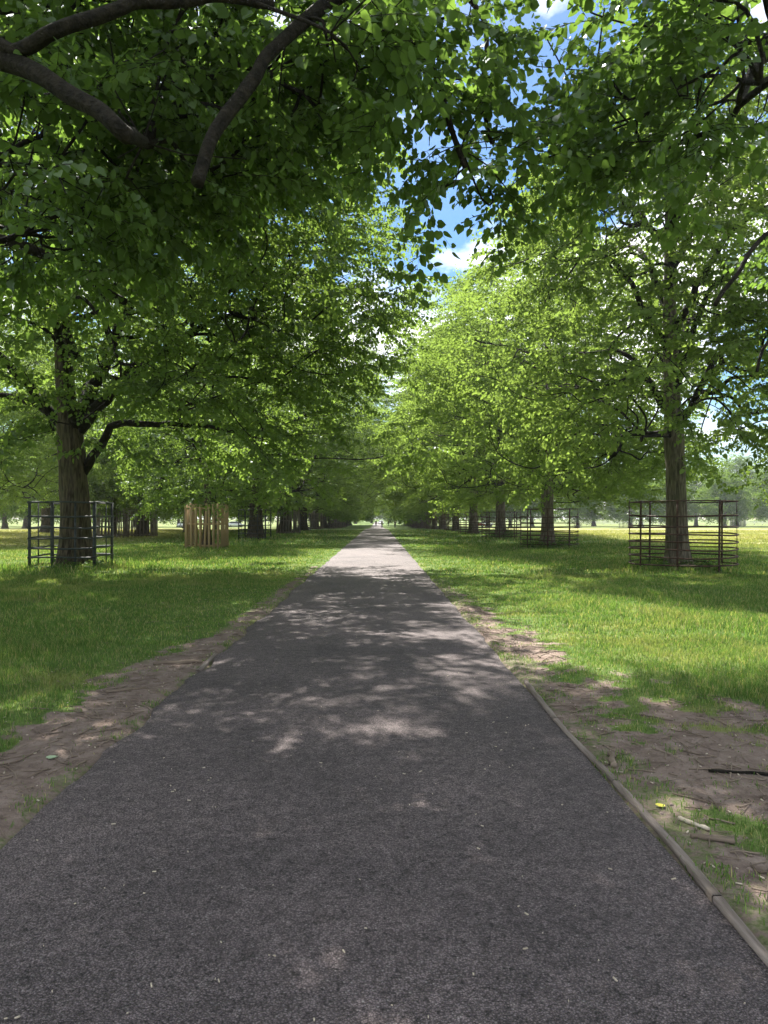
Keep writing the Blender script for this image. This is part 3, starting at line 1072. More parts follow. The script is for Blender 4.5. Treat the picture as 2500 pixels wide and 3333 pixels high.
# --- prototypes for the rest of the avenue and the meadows
def_big = build_tree(505, 22, [(2.3, 6.4), (4.5, 9.0), (8, 10.2), (13, 9.8), (17, 7.4), (22, 1.2)], (3.6, 2.4), 0.50, 3.4, 2000, 180, 2, M_LEAF, M_BARK, n_limbs=10, sides=20, more=2.2)
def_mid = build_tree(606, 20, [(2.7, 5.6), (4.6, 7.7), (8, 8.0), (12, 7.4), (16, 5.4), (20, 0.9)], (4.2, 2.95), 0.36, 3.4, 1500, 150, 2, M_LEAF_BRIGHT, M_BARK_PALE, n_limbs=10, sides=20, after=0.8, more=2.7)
def_young = build_tree(707, 10.5, [(2.4, 3.0), (4.0, 4.4), (6.5, 4.4), (9, 2.6), (10.5, 0.7)], (3.2, 2.4), 0.19, 3.0, 560, 65, 2, M_LEAF, M_BARK, n_limbs=8, sides=16, after=0.8, more=1.9)
def_far = build_tree(808, 18.5, [(2.6, 5.4), (5, 7.2), (9, 7.4), (13, 6.0), (16, 3.6), (18.5, 0.9)], (3.4, 2.5), 0.50, 3.4, 800, 100, 3, M_LEAF_FAR, M_BARK, n_limbs=8, sides=14, more=2.2)
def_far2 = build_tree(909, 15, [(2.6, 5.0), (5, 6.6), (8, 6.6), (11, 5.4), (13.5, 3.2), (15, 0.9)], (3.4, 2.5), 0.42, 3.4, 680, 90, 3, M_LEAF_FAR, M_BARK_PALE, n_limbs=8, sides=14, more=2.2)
_used = set()


def place_tree(proto, x, y, label, group, s=1.0, rz=None, sz=None):
    if proto.name in _used:
        o = copy_tree(proto)
    else:
        o = proto
        _used.add(proto.name)
    o.location = (x, y, float(gz(x, y)))
    o.rotation_euler = (0, 0, random.uniform(0, 6.28) if rz is None else rz)
    o.scale = (s, s, s if sz is None else sz)
    o['label'] = label
    o['category'] = "tree"
    o['group'] = group
    return o


ORD = ['zeroth', 'first', 'second', 'third', 'fourth', 'fifth', 'sixth', 'seventh', 'eighth', 'ninth', 'tenth', 'eleventh', 'twelfth', 'thirteenth', 'fourteenth', 'fifteenth']
GL, GR = "lime trees along the left of the path", "lime trees along the right of the path"
place_tree(def_young, -8.5, 35.2, "slim young lime tree inside the new yellow timber picket guard", GL)
right_d = [36.5, 51, 67, 82, 98, 114, 130, 146, 163, 180, 198, 216, 234]
for k, d in enumerate(right_d):
    x = [8.72, 8.8, 9.0][k] if k < 3 else 9.0
    lab = ["pale-trunked lime tree on the right with weeds round its foot, in the second round guard",
           "lime tree on the right with ivy round its stem, in the third round guard",
           "straight bare-stemmed lime tree on the right beside the fourth round guard"][k] if k < 3 else f"{ORD[k + 2]} lime tree up the right side of the path, counting from the nearest guard"
    place_tree(def_mid if d < 120 else def_far2, x, d, lab, GR, random.uniform(0.92, 1.02) * (1.15 if d > 60 else (1.08 if k else 1)), None, 0.82 if k == 0 else 1.0)
left_d = [54, 71, 88, 105, 122, 140, 158, 176, 196, 214, 232]
for k, d in enumerate(left_d):
    lab = ["dark stout lime tree on the left inside the iron guard beyond the new timber one",
           "thick lime tree on the left behind the grey weathered picket guard",
           "dark lime trunk on the left just past the grey picket guard by the path"][k] if k < 3 else f"{ORD[k + 3]} lime tree up the left side of the path, counting from the square guard"
    place_tree(def_big if d < 120 else def_far, -9.3, d, lab, GL, random.uniform(0.94, 1.02) * (1.15 if d > 60 else 1.08), None, 1.0)

GO = "trees on the left meadow"
place_tree(def_big, -19.6, 59, "stout lime tree out on the left meadow inside a grey leaning picket guard", GO, 0.95)
place_tree(def_young, -20.6, 55.5, "small lime tree hidden behind the square guard, in a dark picket guard", GO, 0.9)
for x, y in ((-20.5, 76), (-21, 92), (-25, 43)):
    place_tree(def_mid, x, y, "full leafy tree on the left meadow, its trunk hidden behind nearer guards and trees", "second row of trees left of the avenue", random.uniform(0.85, 0.95))
place_tree(def_big, -35.5, 76, "pale-trunked unguarded tree far out on the left meadow", GO, 1.05)
place_tree(def_young, -30.5, 96, "little round tree far out left with a pale guard round its stem", GO, 0.75)
for x, y, s in ((-26, 100, 1.0), (-48, 112, 1.05), (-62, 118, 1.0), (-22, 128, 1.0), (-38, 140, 1.1), (-56, 150, 1.0), (-72, 145, 1.1)):
    place_tree(random.choice((def_far, def_far2)), x, y, "distant leafy tree standing on the sunny meadow left of the avenue", "distant trees on the left meadow", s)
for k in range(8):
    place_tree(random.choice((def_far, def_far2)), -24 - k * 13 + random.uniform(-3, 3), 190 + random.uniform(-10, 14), "far tree in the line closing the left meadow", "far trees closing the left meadow", random.uniform(0.9, 1.1))
for k in range(9):
    place_tree(def_far2 if k % 3 else def_far, 22 + k * 12.0 + random.uniform(-2, 2), 168 + random.uniform(-4, 6), "distant tree in the front line across the right-hand meadow, with a thin guard", "distant trees across the right meadow", random.uniform(0.82, 1.0))
for k in range(10):
    place_tree(def_far, 18 + k * 13.5 + random.uniform(-3, 3), 196 + random.uniform(-6, 8), "distant taller tree in the rear line across the right-hand meadow", "rear trees across the right meadow", random.uniform(0.95, 1.15))
for k, (x, y) in enumerate(((-9, 285), (9, 290), (-22, 300), (22, 305), (-3, 335), (6, 345), (-14, 340), (16, 350))):
    place_tree(random.choice((def_far, def_far2)), x, y, "faint tree closing the far end of the avenue", "trees closing the end of the avenue", random.uniform(0.9, 1.1))


def woodland():
    rng = np.random.default_rng(12)
    n = 5200
    x = rng.uniform(-330, 330, n)
    h = 9 + 6 * fbm(x, x * 0, 0.05, 3, 3)
    P = np.stack([x, 390 + rng.uniform(0, 26, n), -0.8 + rng.random(n) ** 0.8 * h], -1)
    lv, tw = scatter_sprays(3, P, rng.uniform(0, 6.28, n), rng.normal(0, 0.3, n), rng.uniform(1.3, 2.2, n), rng)
    o = lv.build("woodland", M_LEAF_FAR)
    tag(o, "dark band of woodland along the far edge of the park", "woodland", kind='stuff')


woodland()


# ------------------------------------------------------------------ guards
def hoop(r, z, n=48, wob=0.0, rng=None, poly=None):
    a = np.arange(n) * 2 * math.pi / n
    rr = np.full(n, r)
    if poly:
        k = 2 * math.pi / poly
        rr = r * math.cos(k / 2) / np.cos((a % k) - k / 2) * 1.0
    zz = np.full(n, z) + (0 if rng is None else wob * np.sin(a * 2 + rng.uniform(0, 6)) + wob * 0.6 * np.sin(a * 3 + rng.uniform(0, 6)))
    return np.stack([rr * np.cos(a), rr * np.sin(a), zz], -1)


def round_guard(seed=1):
    rng = np.random.default_rng(seed)
    root = empty("tree_guard")
    for k in range(8):
        a = k * math.pi / 4
        b = MB()
        tilt = rng.uniform(-0.02, 0.02)
        c, s = math.cos(a), math.sin(a)
        v = []
        for z in (-0.15, 0.7, 1.4, 2.11):
            for dx, dy in ((-0.010, -0.030), (0.010, -0.030), (0.010, 0.030), (-0.010, 0.030)):
                x, y = 1.475 + dx + tilt * z, dy
                v.append((x * c - y * s, x * s + y * c, z))
        f = [(0, 3, 2, 1), (12, 13, 14, 15)]
        for i in range(3):
            for j in range(4):
                f.append((i * 4 + j, i * 4 + (j + 1) % 4, i * 4 + 4 + (j + 1) % 4, i * 4 + 4 + j))
        b.add(v, f)
        b.build("post", M_RUST, root)
    for z in (0.04, 0.25, 0.47, 0.69, 0.90, 1.12, 1.34, 1.66):
        b = MB()
        b.tube(hoop(1.505, z, 48, 0.014, rng), 0.023, 5, closed=True)
        b.build("hoop", M_RUST, root, smooth=True)
    b = MB()
    b.tube(hoop(1.50, 2.08, 48, 0.0, None, 8), 0.019, 5, closed=True)
    b.build("top_rail", M_RUST, root)
    return root


def square_guard(w=2.25, h=2.05):
    root = empty("tree_guard")
    q = w / 2
    for sx, sy in ((-1, -1), (1, -1), (1, 1), (-1, 1)):
        b = MB()
        b.box((sx * q, sy * q, h / 2 - 0.08), (0.085, 0.014, h + 0.16))
        b.box((sx * (q + 0.036), sy * (q - 0.045), h / 2 - 0.08), (0.014, 0.073, h + 0.16))
        b.build("corner_post", M_IRON, root)
    for k, (x, y) in enumerate(((0.38, -q), (-0.3, q), (-q, -0.25), (q, 0.3), (-0.28, -q))):
        b = MB()
        b.box((x, y, h / 2 - 0.05), (0.055, 0.02, h + 0.1) if abs(y) == q else (0.02, 0.055, h + 0.1))
        b.build("upright_bar", M_IRON, root)
    for z in (0.12, 0.40, 0.66, 0.96, 1.27, 1.60, 2.03):
        b = MB()
        e = q + 0.05
        for k in range(4):
            a = k * math.pi / 2
            n = np.array((math.sin(a), -math.cos(a), 0))
            t = np.array((math.cos(a), math.sin(a), 0))
            ln = np.array([n * (q + 0.020) + t * s * e + np.array((0, 0, z + (0.008 if k % 2 else -0.008) + 0.012 * math.sin(3 * s + z * 7))) for s in np.linspace(-1, 1, 7)])
            b.tube(ln, 0.027, 5)
        b.build("rail", M_IRON, root)
    return root


def picket_guard(w, h, mat, n=8, slat=0.10, splay=0.0, seed=3, thick=0.022):
    rng = np.random.default_rng(seed)
    root = empty("picket_guard")
    for k in range(4):
        a = k * math.pi / 2
        nrm = np.array((math.sin(a), -math.cos(a), 0))
        t = np.array((math.cos(a), math.sin(a), 0))
        b = MB()
        for z in (0.17, h * 0.55, h * 0.9):
            q = w / 2 + splay * z * -1
            c = nrm * (q - 0.03) + np.array((0, 0, z))
            b.box(c, (2 * q - 0.04, 0.04, 0.085), a)
        for i in range(n):
            s = (i + 0.5) / n * 2 - 1
            hh = h * rng.uniform(0.965, 1.02)
            ti = rng.normal(0, 0.012)
            v = []
            for z in (-0.06, hh):
                q = w / 2 - splay * z
                cc = nrm * (q + 0.003) + t * (s * q + ti * z) + np.array((0, 0, z))
                for du, dn in ((-slat / 2, 0), (slat / 2, 0), (slat / 2, thick), (-slat / 2, thick)):
                    v.append(cc + t * du + nrm * dn)
            b.add(v, [(0, 1, 2, 3), (4, 7, 6, 5), (0, 4, 5, 1), (1, 5, 6, 2), (2, 6, 7, 3), (3, 7, 4, 0)])
        b.build("picket_panel", mat, root)
    return root


def put(o, x, y, label, group, rz=0.0, s=1.0):
    o.location = (x, y, float(gz(x, y)))
    o.rotation_euler = (0, 0, rz)
    o.scale = (s, s, s)
    o['label'] = label
    o['category'] = "tree guard"
    o['group'] = group
    return o


rg = round_guard()
GG = "round iron tree guards along the right of the path"
put(rg, 9.12, 21.3, "nearest and largest-looking rusty round hooped guard, right of the path", GG, 0.30)
labs = ["rusty round hooped guard with weeds spilling out, second on the right", "dark round hooped guard third along on the right, tree with ivy inside",
        "dark round hooped guard fourth along on the right"]
for k, d in enumerate(right_d):
    x = [8.72, 8.8, 9.0][k] if k < 3 else 9.0
    put(copy_tree(rg), x + 0.05, d - 0.1, labs[k] if k < 3 else f"distant round guard, {ORD[k + 2]} up the right side of the path", GG, random.uniform(0, 0.7), random.uniform(0.94, 1.0))
sg = square_guard(1.84)
SG = "iron tree guards along the left of the path"
put(sg, -9.40, 21.85, "square grey-green iron guard of flat bars round the big left trunk", SG, R(5))
put(copy_tree(sg), -9.3, 53.7, "thin dark iron guard on the left beyond the new timber one", SG, R(-3), 1.08)
for k, d in ((5, 88), (7, 122)):
    put(copy_tree(sg), -9.3, d, f"distant dark iron guard on the left, round the {ORD[k]} trunk counting from the square guard", SG, R(4))
PG = "timber picket guards on the left"
pg_new = picket_guard(1.72, 2.2, M_NEWWOOD, 8, 0.105)
put(pg_new, -8.45, 35.1, "new yellow-brown timber picket guard on the left of the path", PG, R(-1))
pg_old = picket_guard(2.1, 2.25, M_OLDWOOD, 8, 0.095, 0.05, 8)
put(pg_old, -19.6, 58.7, "grey leaning picket guard round the stout trunk on the left meadow", PG, R(8), 1.1)
put(copy_tree(pg_old), -20.7, 55.3, "dark old picket guard seen just right of the square iron guard", PG, R(30))
put(copy_tree(pg_old), -8.9, 70.6, "grey weathered picket guard close to the left of the path", PG, R(2), 1.05)
for k, d in ((6, 105), (8, 140), (9, 158), (10, 176)):
    put(copy_tree(pg_old), -9.2, d, f"distant grey picket guard on the left, round the {ORD[k]} trunk counting from the square guard", PG, R(5), 1.1)
pg_pale = picket_guard(1.5, 1.9, M_PALEWOOD, 7, 0.08, 0.0, 11)
put(pg_pale, -30.5, 96, "pale picket guard round the little tree far out on the left", PG, R(10), 0.8)
put(copy_tree(pg_pale), 104, 205, "pale whitish guard beneath the far trees at the right edge", "pale guards across the right meadow", R(10), 1.9)
for k, x in enumerate((34, 46, 58, 70, 82, 94)):
    put(copy_tree(rg), x, 166, "thin distant guard in the front line across the right-hand meadow", "distant guards across the right meadow", random.uniform(0, 1), 1.1)


def rail_fence(x0, x1, y):
    root = empty("rail_fence", (x0, y, float(gz(x0, y))))
    n = int((x1 - x0) / 2.6)
    for k in range(n + 1):
        b = MB()
        b.box((k * 2.6, 0, 0.65), (0.14, 0.12, 1.3))
        b.build("post", M_WHITE, root)
    for z in (0.45, 0.85, 1.2):
        b = MB()
        b.box((n * 1.3, -0.085, z), (n * 2.6 + 0.1, 0.045, 0.14))
        b.build("rail", M_WHITE, root)
    return root


tag(rail_fence(66, 96, 232), "white post and rail fence far off behind the right meadow trees, left length", "fence", "white rail fences")
tag(rail_fence(112, 140, 226), "white post and rail fence far off at the right edge of the picture", "fence", "white rail fences")


# ------------------------------------------------------------------ grass
def grass():
    rng = np.random.default_rng(31)
    m, t, out = newmat("grass_blades")
    geo = N(t, 'ShaderNodeNewGeometry')
    at = N(t, 'ShaderNodeAttribute', attribute_name='dry')
    r = ramp(t, [(0.0, (0.066, 0.128, 0.032)), (0.6, (0.125, 0.218, 0.058)), (0.82, (0.20, 0.28, 0.092)), (0.90, (0.32, 0.30, 0.15)), (1.0, (0.36, 0.32, 0.18))])
    t.links.new(geo.outputs['Random Per Island'], r.inputs[0])
    col = mixc(t, at.outputs['Fac'], r.outputs[0], (0.29, 0.28, 0.12))
    d = N(t, 'ShaderNodeBsdfDiffuse')
    tl = N(t, 'ShaderNodeBsdfTranslucent')
    t.links.new(col, d.inputs[0])
    t.links.new(mixc(t, 1.0, col, (1.5, 1.5, 0.75), 'MULTIPLY'), tl.inputs[0])
    mx = N(t, 'ShaderNodeMixShader')
    mx.inputs[0].default_value = 0.35
    t.links.new(d.outputs[0], mx.inputs[1])
    t.links.new(tl.outputs[0], mx.inputs[2])
    t.links.new(mx.outputs[0], out.inputs[0])
    Xs, Ys, Hs, Ws = [], [], [], []

    def zone(n, y0, y1, wide, h, w, lo=1.0, power=1.0):
        y = y0 + (y1 - y0) * rng.random(n) ** power
        half = np.minimum(wide, 0.60 * y + 1.6)
        x = rng.uniform(-1, 1, n) * half
        off = np.maximum(PL - x, x - PR)
        keep = off > rng.normal(0.015, 0.03, n)
        dd = dirt(x, y)
        keep &= rng.random(n) > np.minimum(dd ** 1.4 * 1.05, 0.955)
        pat = fbm(x, y, 0.9, 6, 3)
        keep &= rng.random(n) < 0.35 + 1.0 * pat
        keep &= (off > 0.4) | (rng.random(n) < sst(0.36, 0.60, fbm(x, y, 2.6, 14, 3)) + off * 0.8)
        near = sst(0.2, 3.0, off)
        hh = h * (0.72 + 0.5 * near + 0.9 * sst(0.5, 0.75, fbm(x, y, 0.55, 8, 3)) * near) * rng.uniform(0.5, 1.35, n) * (1 - 0.6 * dd)
        for cx, cy, rr, amp in ((8.9, 21.3, 2.0, 2.2), (-9.55, 21.7, 2.3, 2.2), (8.75, 36.4, 2.2, 2.2), (-8.45, 35.1, 2.0, 1.6), (-9.3, 53.7, 2.2, 1.8), (8.8, 51, 2.2, 2)):
            hh *= 1 + amp * np.exp(-(((x - cx) ** 2 + (y - cy) ** 2) / rr ** 2) ** 2) * rng.uniform(0.3, 1, n)
        # longer turf out to the sides
        Xs.append(x[keep]); Ys.append(y[keep]); Hs.append(hh[keep]); Ws.append(np.full(keep.sum(), w) * rng.uniform(0.7, 1.3, keep.sum()))
    zone(250000, 2.0, 9, 6, 0.055, 0.0048, power=0.75)
    zone(330000, 8.5, 19, 12, 0.050, 0.0080, power=0.85)
    zone(240000, 18, 40, 26, 0.066, 0.017, power=0.9)
    zone(150000, 38, 90, 60, 0.085, 0.036)
    x, y, h, w = (np.concatenate(a) for a in (Xs, Ys, Hs, Ws))
    n = len(x)
    z = ground_z(x, y) - 0.004
    a = rng.uniform(0, 2 * math.pi, n)
    # blades face roughly any way; bend outward
    bx, by = np.cos(a), np.sin(a)
    be = rng.uniform(0.15, 0.95, n) * h
    sx, sy = -by * w / 2, bx * w / 2
    V = np.empty((n, 5, 3))
    V[:, 0] = np.stack([x - sx, y - sy, z], -1)
    V[:, 1] = np.stack([x + sx, y + sy, z], -1)
    V[:, 2] = np.stack([x + sx * 0.8 + bx * be * 0.3, y + sy * 0.8 + by * be * 0.3, z + h * 0.6], -1)
    V[:, 3] = np.stack([x - sx * 0.8 + bx * be * 0.3, y - sy * 0.8 + by * be * 0.3, z + h * 0.6], -1)
    V[:, 4] = np.stack([x + bx * be, y + by * be, z + h * 0.97], -1)
    b = MB()
    base = (np.arange(n) * 5)[:, None]
    b.v.append(V.reshape(-1, 3))
    b.f.append(base + np.array([[0, 1, 2, 3]]))
    b.f.append(base + np.array([[3, 2, 4]]))
    b.n = n * 5
    o = b.build("grass", m)
    at_ = o.data.attributes.new('dry', 'FLOAT', 'POINT')
    at_.data.foreach_set('value', np.repeat(np.clip(dryness(x, y) * 0.9, 0, 1), 5).astype(np.float32))
    tag(o, "short green grass growing on both sides of the path", "grass", kind='stuff')
    print('GRASS', n)


grass()


def weeds(x, y, seed, label, n=55, rad=1.1, h=0.5):
    rng = np.random.default_rng(seed)
    root = empty("weed_clump", (x, y, float(gz(x, y))))
    st, lf = MB(), MB()
    lv, lfc = leaf_shape(1)
    for k in range(n):
        a, r = rng.uniform(0, 6.28), rad * rng.random() ** 0.6
        p0 = np.array((r * math.cos(a), r * math.sin(a), -0.03))
        hh = h * rng.uniform(0.4, 1.2)
        d = rng.normal(0, 0.25, 2)
        ln = np.array([p0 + np.array((d[0] * t * t * hh, d[1] * t * t * hh, t * hh)) for t in np.linspace(0, 1, 5)])
        st.tube(ln, np.linspace(0.006, 0.003, 5), 3, cap=False)
        for i in range(7):
            t = rng.uniform(0.2, 1)
            p = p0 + np.array((d[0] * t * t * hh, d[1] * t * t * hh, t * hh))
            an = rng.uniform(0, 6.28)
            F = frame(np.array((math.cos(an), math.sin(an), rng.uniform(-0.5, 0.3))), np.array((0, 0, 1.0)) + rng.normal(0, 0.3, 3))
            lf.add((lv * rng.uniform(0.06, 0.13)) @ F + p, lfc)
    st.build("stems", M_WEED, root)
    lf.build("leaves", M_WEED, root)
    tag(root, label, "weeds", "weed clumps inside tree guards")


weeds(9.0, 21.2, 1, "weeds and nettles growing inside the nearest round guard", 60, 1.2, 0.42)
weeds(8.75, 36.0, 2, "bushy weeds growing inside the second round guard", 90, 1.4, 0.6)
weeds(8.9, 50.6, 3, "ivy and weeds round the trunk inside the third round guard", 110, 1.0, 0.9)
weeds(-8.9, 21.3, 4, "low weeds at the foot of the big left trunk inside the square guard", 36, 0.8, 0.34)


# ------------------------------------------------------------------ timber edging, sticks, litter
def edging(name, y0, y1, x, nboard, label):
    root = empty(name, (x, y0, float(gz(x, y0))))
    L = (y1 - y0) / nboard
    for k in range(nboard):
        ys = np.linspace(k * L + 0.004, (k + 1) * L - 0.004, 15)
        v, f = [], []
        for y in ys:
            wob = 0.025 * (vnoise(y + y0, 0, 1.1, 4) - 0.5) + 0.010 * (vnoise(y + y0, 3, 5, 2) - 0.5) + 0.012 * math.sin((y + y0) * 2.1)
            zt = 0.012 + 0.010 * (vnoise(y + y0, 1, 1.5, 5) - 0.5)
            wl, wr = 0.021 + 0.006 * (vnoise(y, 7, 9, 1) - 0.5), 0.021 + 0.006 * (vnoise(y, 9, 9, 2) - 0.5)
            v += [(wob - wl, y, -0.08), (wob + wr, y, -0.08), (wob + wr, y, zt - 0.006), (wob + wr - 0.006, y, zt), (wob - wl + 0.006, y, zt), (wob - wl, y, zt - 0.006)]
        for i in range(len(ys) - 1):
            for j in range(6):
                f.append((i * 6 + j, i * 6 + (j + 1) % 6, i * 6 + 6 + (j + 1) % 6, i * 6 + 6 + j))
        f += [tuple(range(6)), tuple(range((len(ys) - 1) * 6 + 5, (len(ys) - 1) * 6 - 1, -1))]
        b = MB()
        b.add(v, f)
        b.build("board", M_EDGE, root)
    tag(root, label, "path edging", "timber edging boards")


edging("timber_edging", 1.6, 6.75, PR + 0.035, 4, "long weathered timber edging board along the right edge of the path")
edging("timber_edging", 7.2, 8.1, PL - 0.03, 1, "short piece of timber edging showing at the left edge of the path")


def gpx(u, v):
    d = FPX * EYE / (v - 518)
    return (u - 378) / FPX * d, d


def stick(u, v, L, r, ang, mat, name, label, cat, knob=False, seed=0):
    rng = np.random.default_rng(seed + 50)
    x, y = gpx(u, v)
    root_z = float(ground_z(x, y))
    n = 7
    t = np.linspace(-0.5, 0.5, n)
    ln = np.stack([t * L * math.cos(ang), t * L * math.sin(ang), np.full(n, r * 0.8)], -1)
    ln[:, :2] += rng.normal(0, L * 0.02, (n, 2))
    b = MB()
    b.tube(ln, r * rng.uniform(0.75, 1.1, n), 7)
    o = b.build(name, mat, None, (x, y, root_z), smooth=False)
    tag(o, label, cat)


stick(694, 826, 0.16, 0.011, R(125), M_CHIP, "fallen_stick", "pale stripped stick lying on the bare soil right of the path", "stick", seed=1)
stick(712, 841, 0.20, 0.014, R(160), M_TWIG, "fallen_stick", "brown stick lying on the soil just below the pale stripped stick", "stick", seed=2)
stick(752, 776, 0.5, 0.010, R(170), M_BRANCH, "fallen_branch", "dark dead branch lying in the grass at the right edge", "branch", seed=3)
stick(612, 762, 0.24, 0.02, R(78), M_TWIG, "wood_stub", "short split wood stub lying beside the grass strip right of the path", "stick", seed=4)
stick(178, 664, 0.5, 0.02, R(10), M_TWIG, "fallen_branch", "bent dead branch lying on the soil left of the path", "branch", seed=5)
stick(128, 690, 0.36, 0.013, R(25), M_TWIG, "fallen_stick", "thin reddish stick in the sunlit soil patch left of the path", "stick", seed=6)


def dropped_leaf(u, v, size, mat, ang, label):
    x, y = gpx(u, v)
    lv, lf = leaf_shape(0)
    b = MB()
    c, s = math.cos(ang), math.sin(ang)
    V = lv * size
    V[:, 2] = V[:, 2] * 0.5 + 0.012
    V = V @ np.array([(c, s, 0), (-s, c, 0), (0, 0, 1)])
    b.add(V, lf)
    o = b.build("fallen_leaf", mat, None, (x, y, float(ground_z(x, y)) + (0.045 if PL < x < PR else 0)))
    tag(o, label, "leaf")


M_CRUMB = princ("soil_crumb", (0.12, 0.088, 0.074), 0.95, var=(0.27, 0.21, 0.185), scale=9)
M_YLEAF = princ("yellow_leaf", (0.55, 0.50, 0.05), 0.6, var=(0.62, 0.6, 0.1), scale=20)
M_GLEAF = princ("pale_green_leaf", (0.30, 0.40, 0.25), 0.6, var=(0.36, 0.45, 0.3), scale=20)
dropped_leaf(658, 808, 0.05, M_YLEAF, 0.4, "small yellow leaf in the grass strip beside the right edging board")
dropped_leaf(48, 760, 0.07, M_GLEAF, 0.9, "pale green leaf lying on the bare soil at the left")


def litter():
    rng = np.random.default_rng(77)
    tw, ch = MB(), MB()
    n = 0
    while n < 1700:
        y = 2.2 + 17 * rng.random() ** 1.7
        side = rng.random() < 0.58
        x = (PR + 0.05 + rng.random() ** 1.2 * (2.8 if y < 8 else 1.5)) if side else (PL - 0.05 - rng.random() ** 1.3 * 2.2)
        if rng.random() > float(dirt(x, y)) + 0.12:
            continue
        n += 1
        L = 0.04 + 0.26 * rng.random() ** 2.2
        a = rng.uniform(0, 6.28)
        k = 5
        t = np.linspace(-0.5, 0.5, k)
        bend = rng.normal(0, 0.25)
        ln = np.stack([x + t * L * math.cos(a) - bend * L * t * t * math.sin(a), y + t * L * math.sin(a) + bend * L * t * t * math.cos(a), np.zeros(k)], -1)
        ln[:, 2] = ground_z(ln[:, 0], ln[:, 1]) + 0.004 + 0.008 * rng.random(k)
        tw.tube(ln, rng.uniform(0.0015, 0.005), 4)
    for k in range(1100):
        y = 2.1 + 14 * rng.random() ** 1.8
        if rng.random() < 0.2:
            x = rng.uniform(PL, PR)
            z = float(gz(0, y)) + 0.0155
        else:
            x = PR + 0.05 + 2.4 * rng.random() if rng.random() < 0.6 else PL - 0.05 - 1.6 * rng.random()
            z = float(ground_z(x, y)) + 0.006
        s = rng.uniform(0.003, 0.010) if z > 0.0 and PL < x < PR else rng.uniform(0.004, 0.015)
        ch.box((x, y, z), (s * rng.uniform(1, 2.6), s * 0.55, 0.004), rng.uniform(0, 3.14))
    cr = MB()
    n = 0
    while n < 3200:
        y = 2.1 + 11 * rng.random() ** 1.6
        x = (PR + 0.06 + rng.random() ** 1.1 * 2.6) if rng.random() < 0.6 else (PL - 0.06 - rng.random() ** 1.2 * 1.7)
        if rng.random() > float(dirt(x, y)) + 0.03:
            continue
        n += 1
        r = 0.004 + 0.012 * rng.random() ** 2.5
        v = np.array([(1, 0, 0), (-0.5, 0.87, 0), (-0.5, -0.87, 0), (0.2, 0.1, 0.9), (0.5, 0.6, 0.4), (-0.6, -0.1, 0.5), (0.3, -0.7, 0.35)]) * r * rng.uniform(0.7, 1.3, (7, 3))
        a = rng.uniform(0, 6.28)
        v = v @ np.array([(math.cos(a), math.sin(a), 0), (-math.sin(a), math.cos(a), 0), (0, 0, 1)])
        cr.add(v + np.array((x, y, float(ground_z(x, y)) - 0.001)), [(0, 4, 3), (0, 3, 6), (4, 1, 3), (1, 5, 3), (5, 2, 3), (2, 6, 3), (0, 1, 4), (1, 2, 5), (2, 0, 6)])
    o = cr.build("soil_crumbs", M_CRUMB)
    tag(o, "crumbs of dry soil and grit lying on the trodden verge", "soil crumbs", kind='stuff')
    o = tw.build("twig_litter", M_TWIG)
    tag(o, "small dead twigs strewn over the bare soil beside the path", "twigs", kind='stuff')
    o = ch.build("chip_litter", M_CHIP)
    tag(o, "pale flecks of wood and petals scattered on path and soil", "litter", kind='stuff')


litter()

# ------------------------------------------------------------------ people and cars far off
M_SKIN = princ("skin", (0.45, 0.28, 0.2), 0.6)
M_HAIR = princ("dark_hair", (0.03, 0.02, 0.015), 0.7)


def skin_mesh(name, verts, edges, radii, mat, parent, root_i=0):
    me = bpy.data.meshes.new(name)
    me.from_pydata([tuple(v) for v in verts], edges, [])
    o = link(name, me, parent)
    md = o.modifiers.new("skin", 'SKIN')
    md.use_smooth_shade = True
    lay = me.skin_vertices[0].data if me.skin_vertices else None
    if lay is None:
        bm = bmesh.new()
        bm.from_mesh(me)
        bm.verts.layers.skin.verify()
        bm.to_mesh(me)
        bm.free()
        lay = me.skin_vertices[0].data
    for i, r in enumerate(radii):
        lay[i].radius = (r, r) if not hasattr(r, '__len__') else r
        lay[i].use_root = (i == root_i)
    s = o.modifiers.new("subdiv", 'SUBSURF')
    s.levels = s.render_levels = 1
    me.materials.append(mat)
    return o


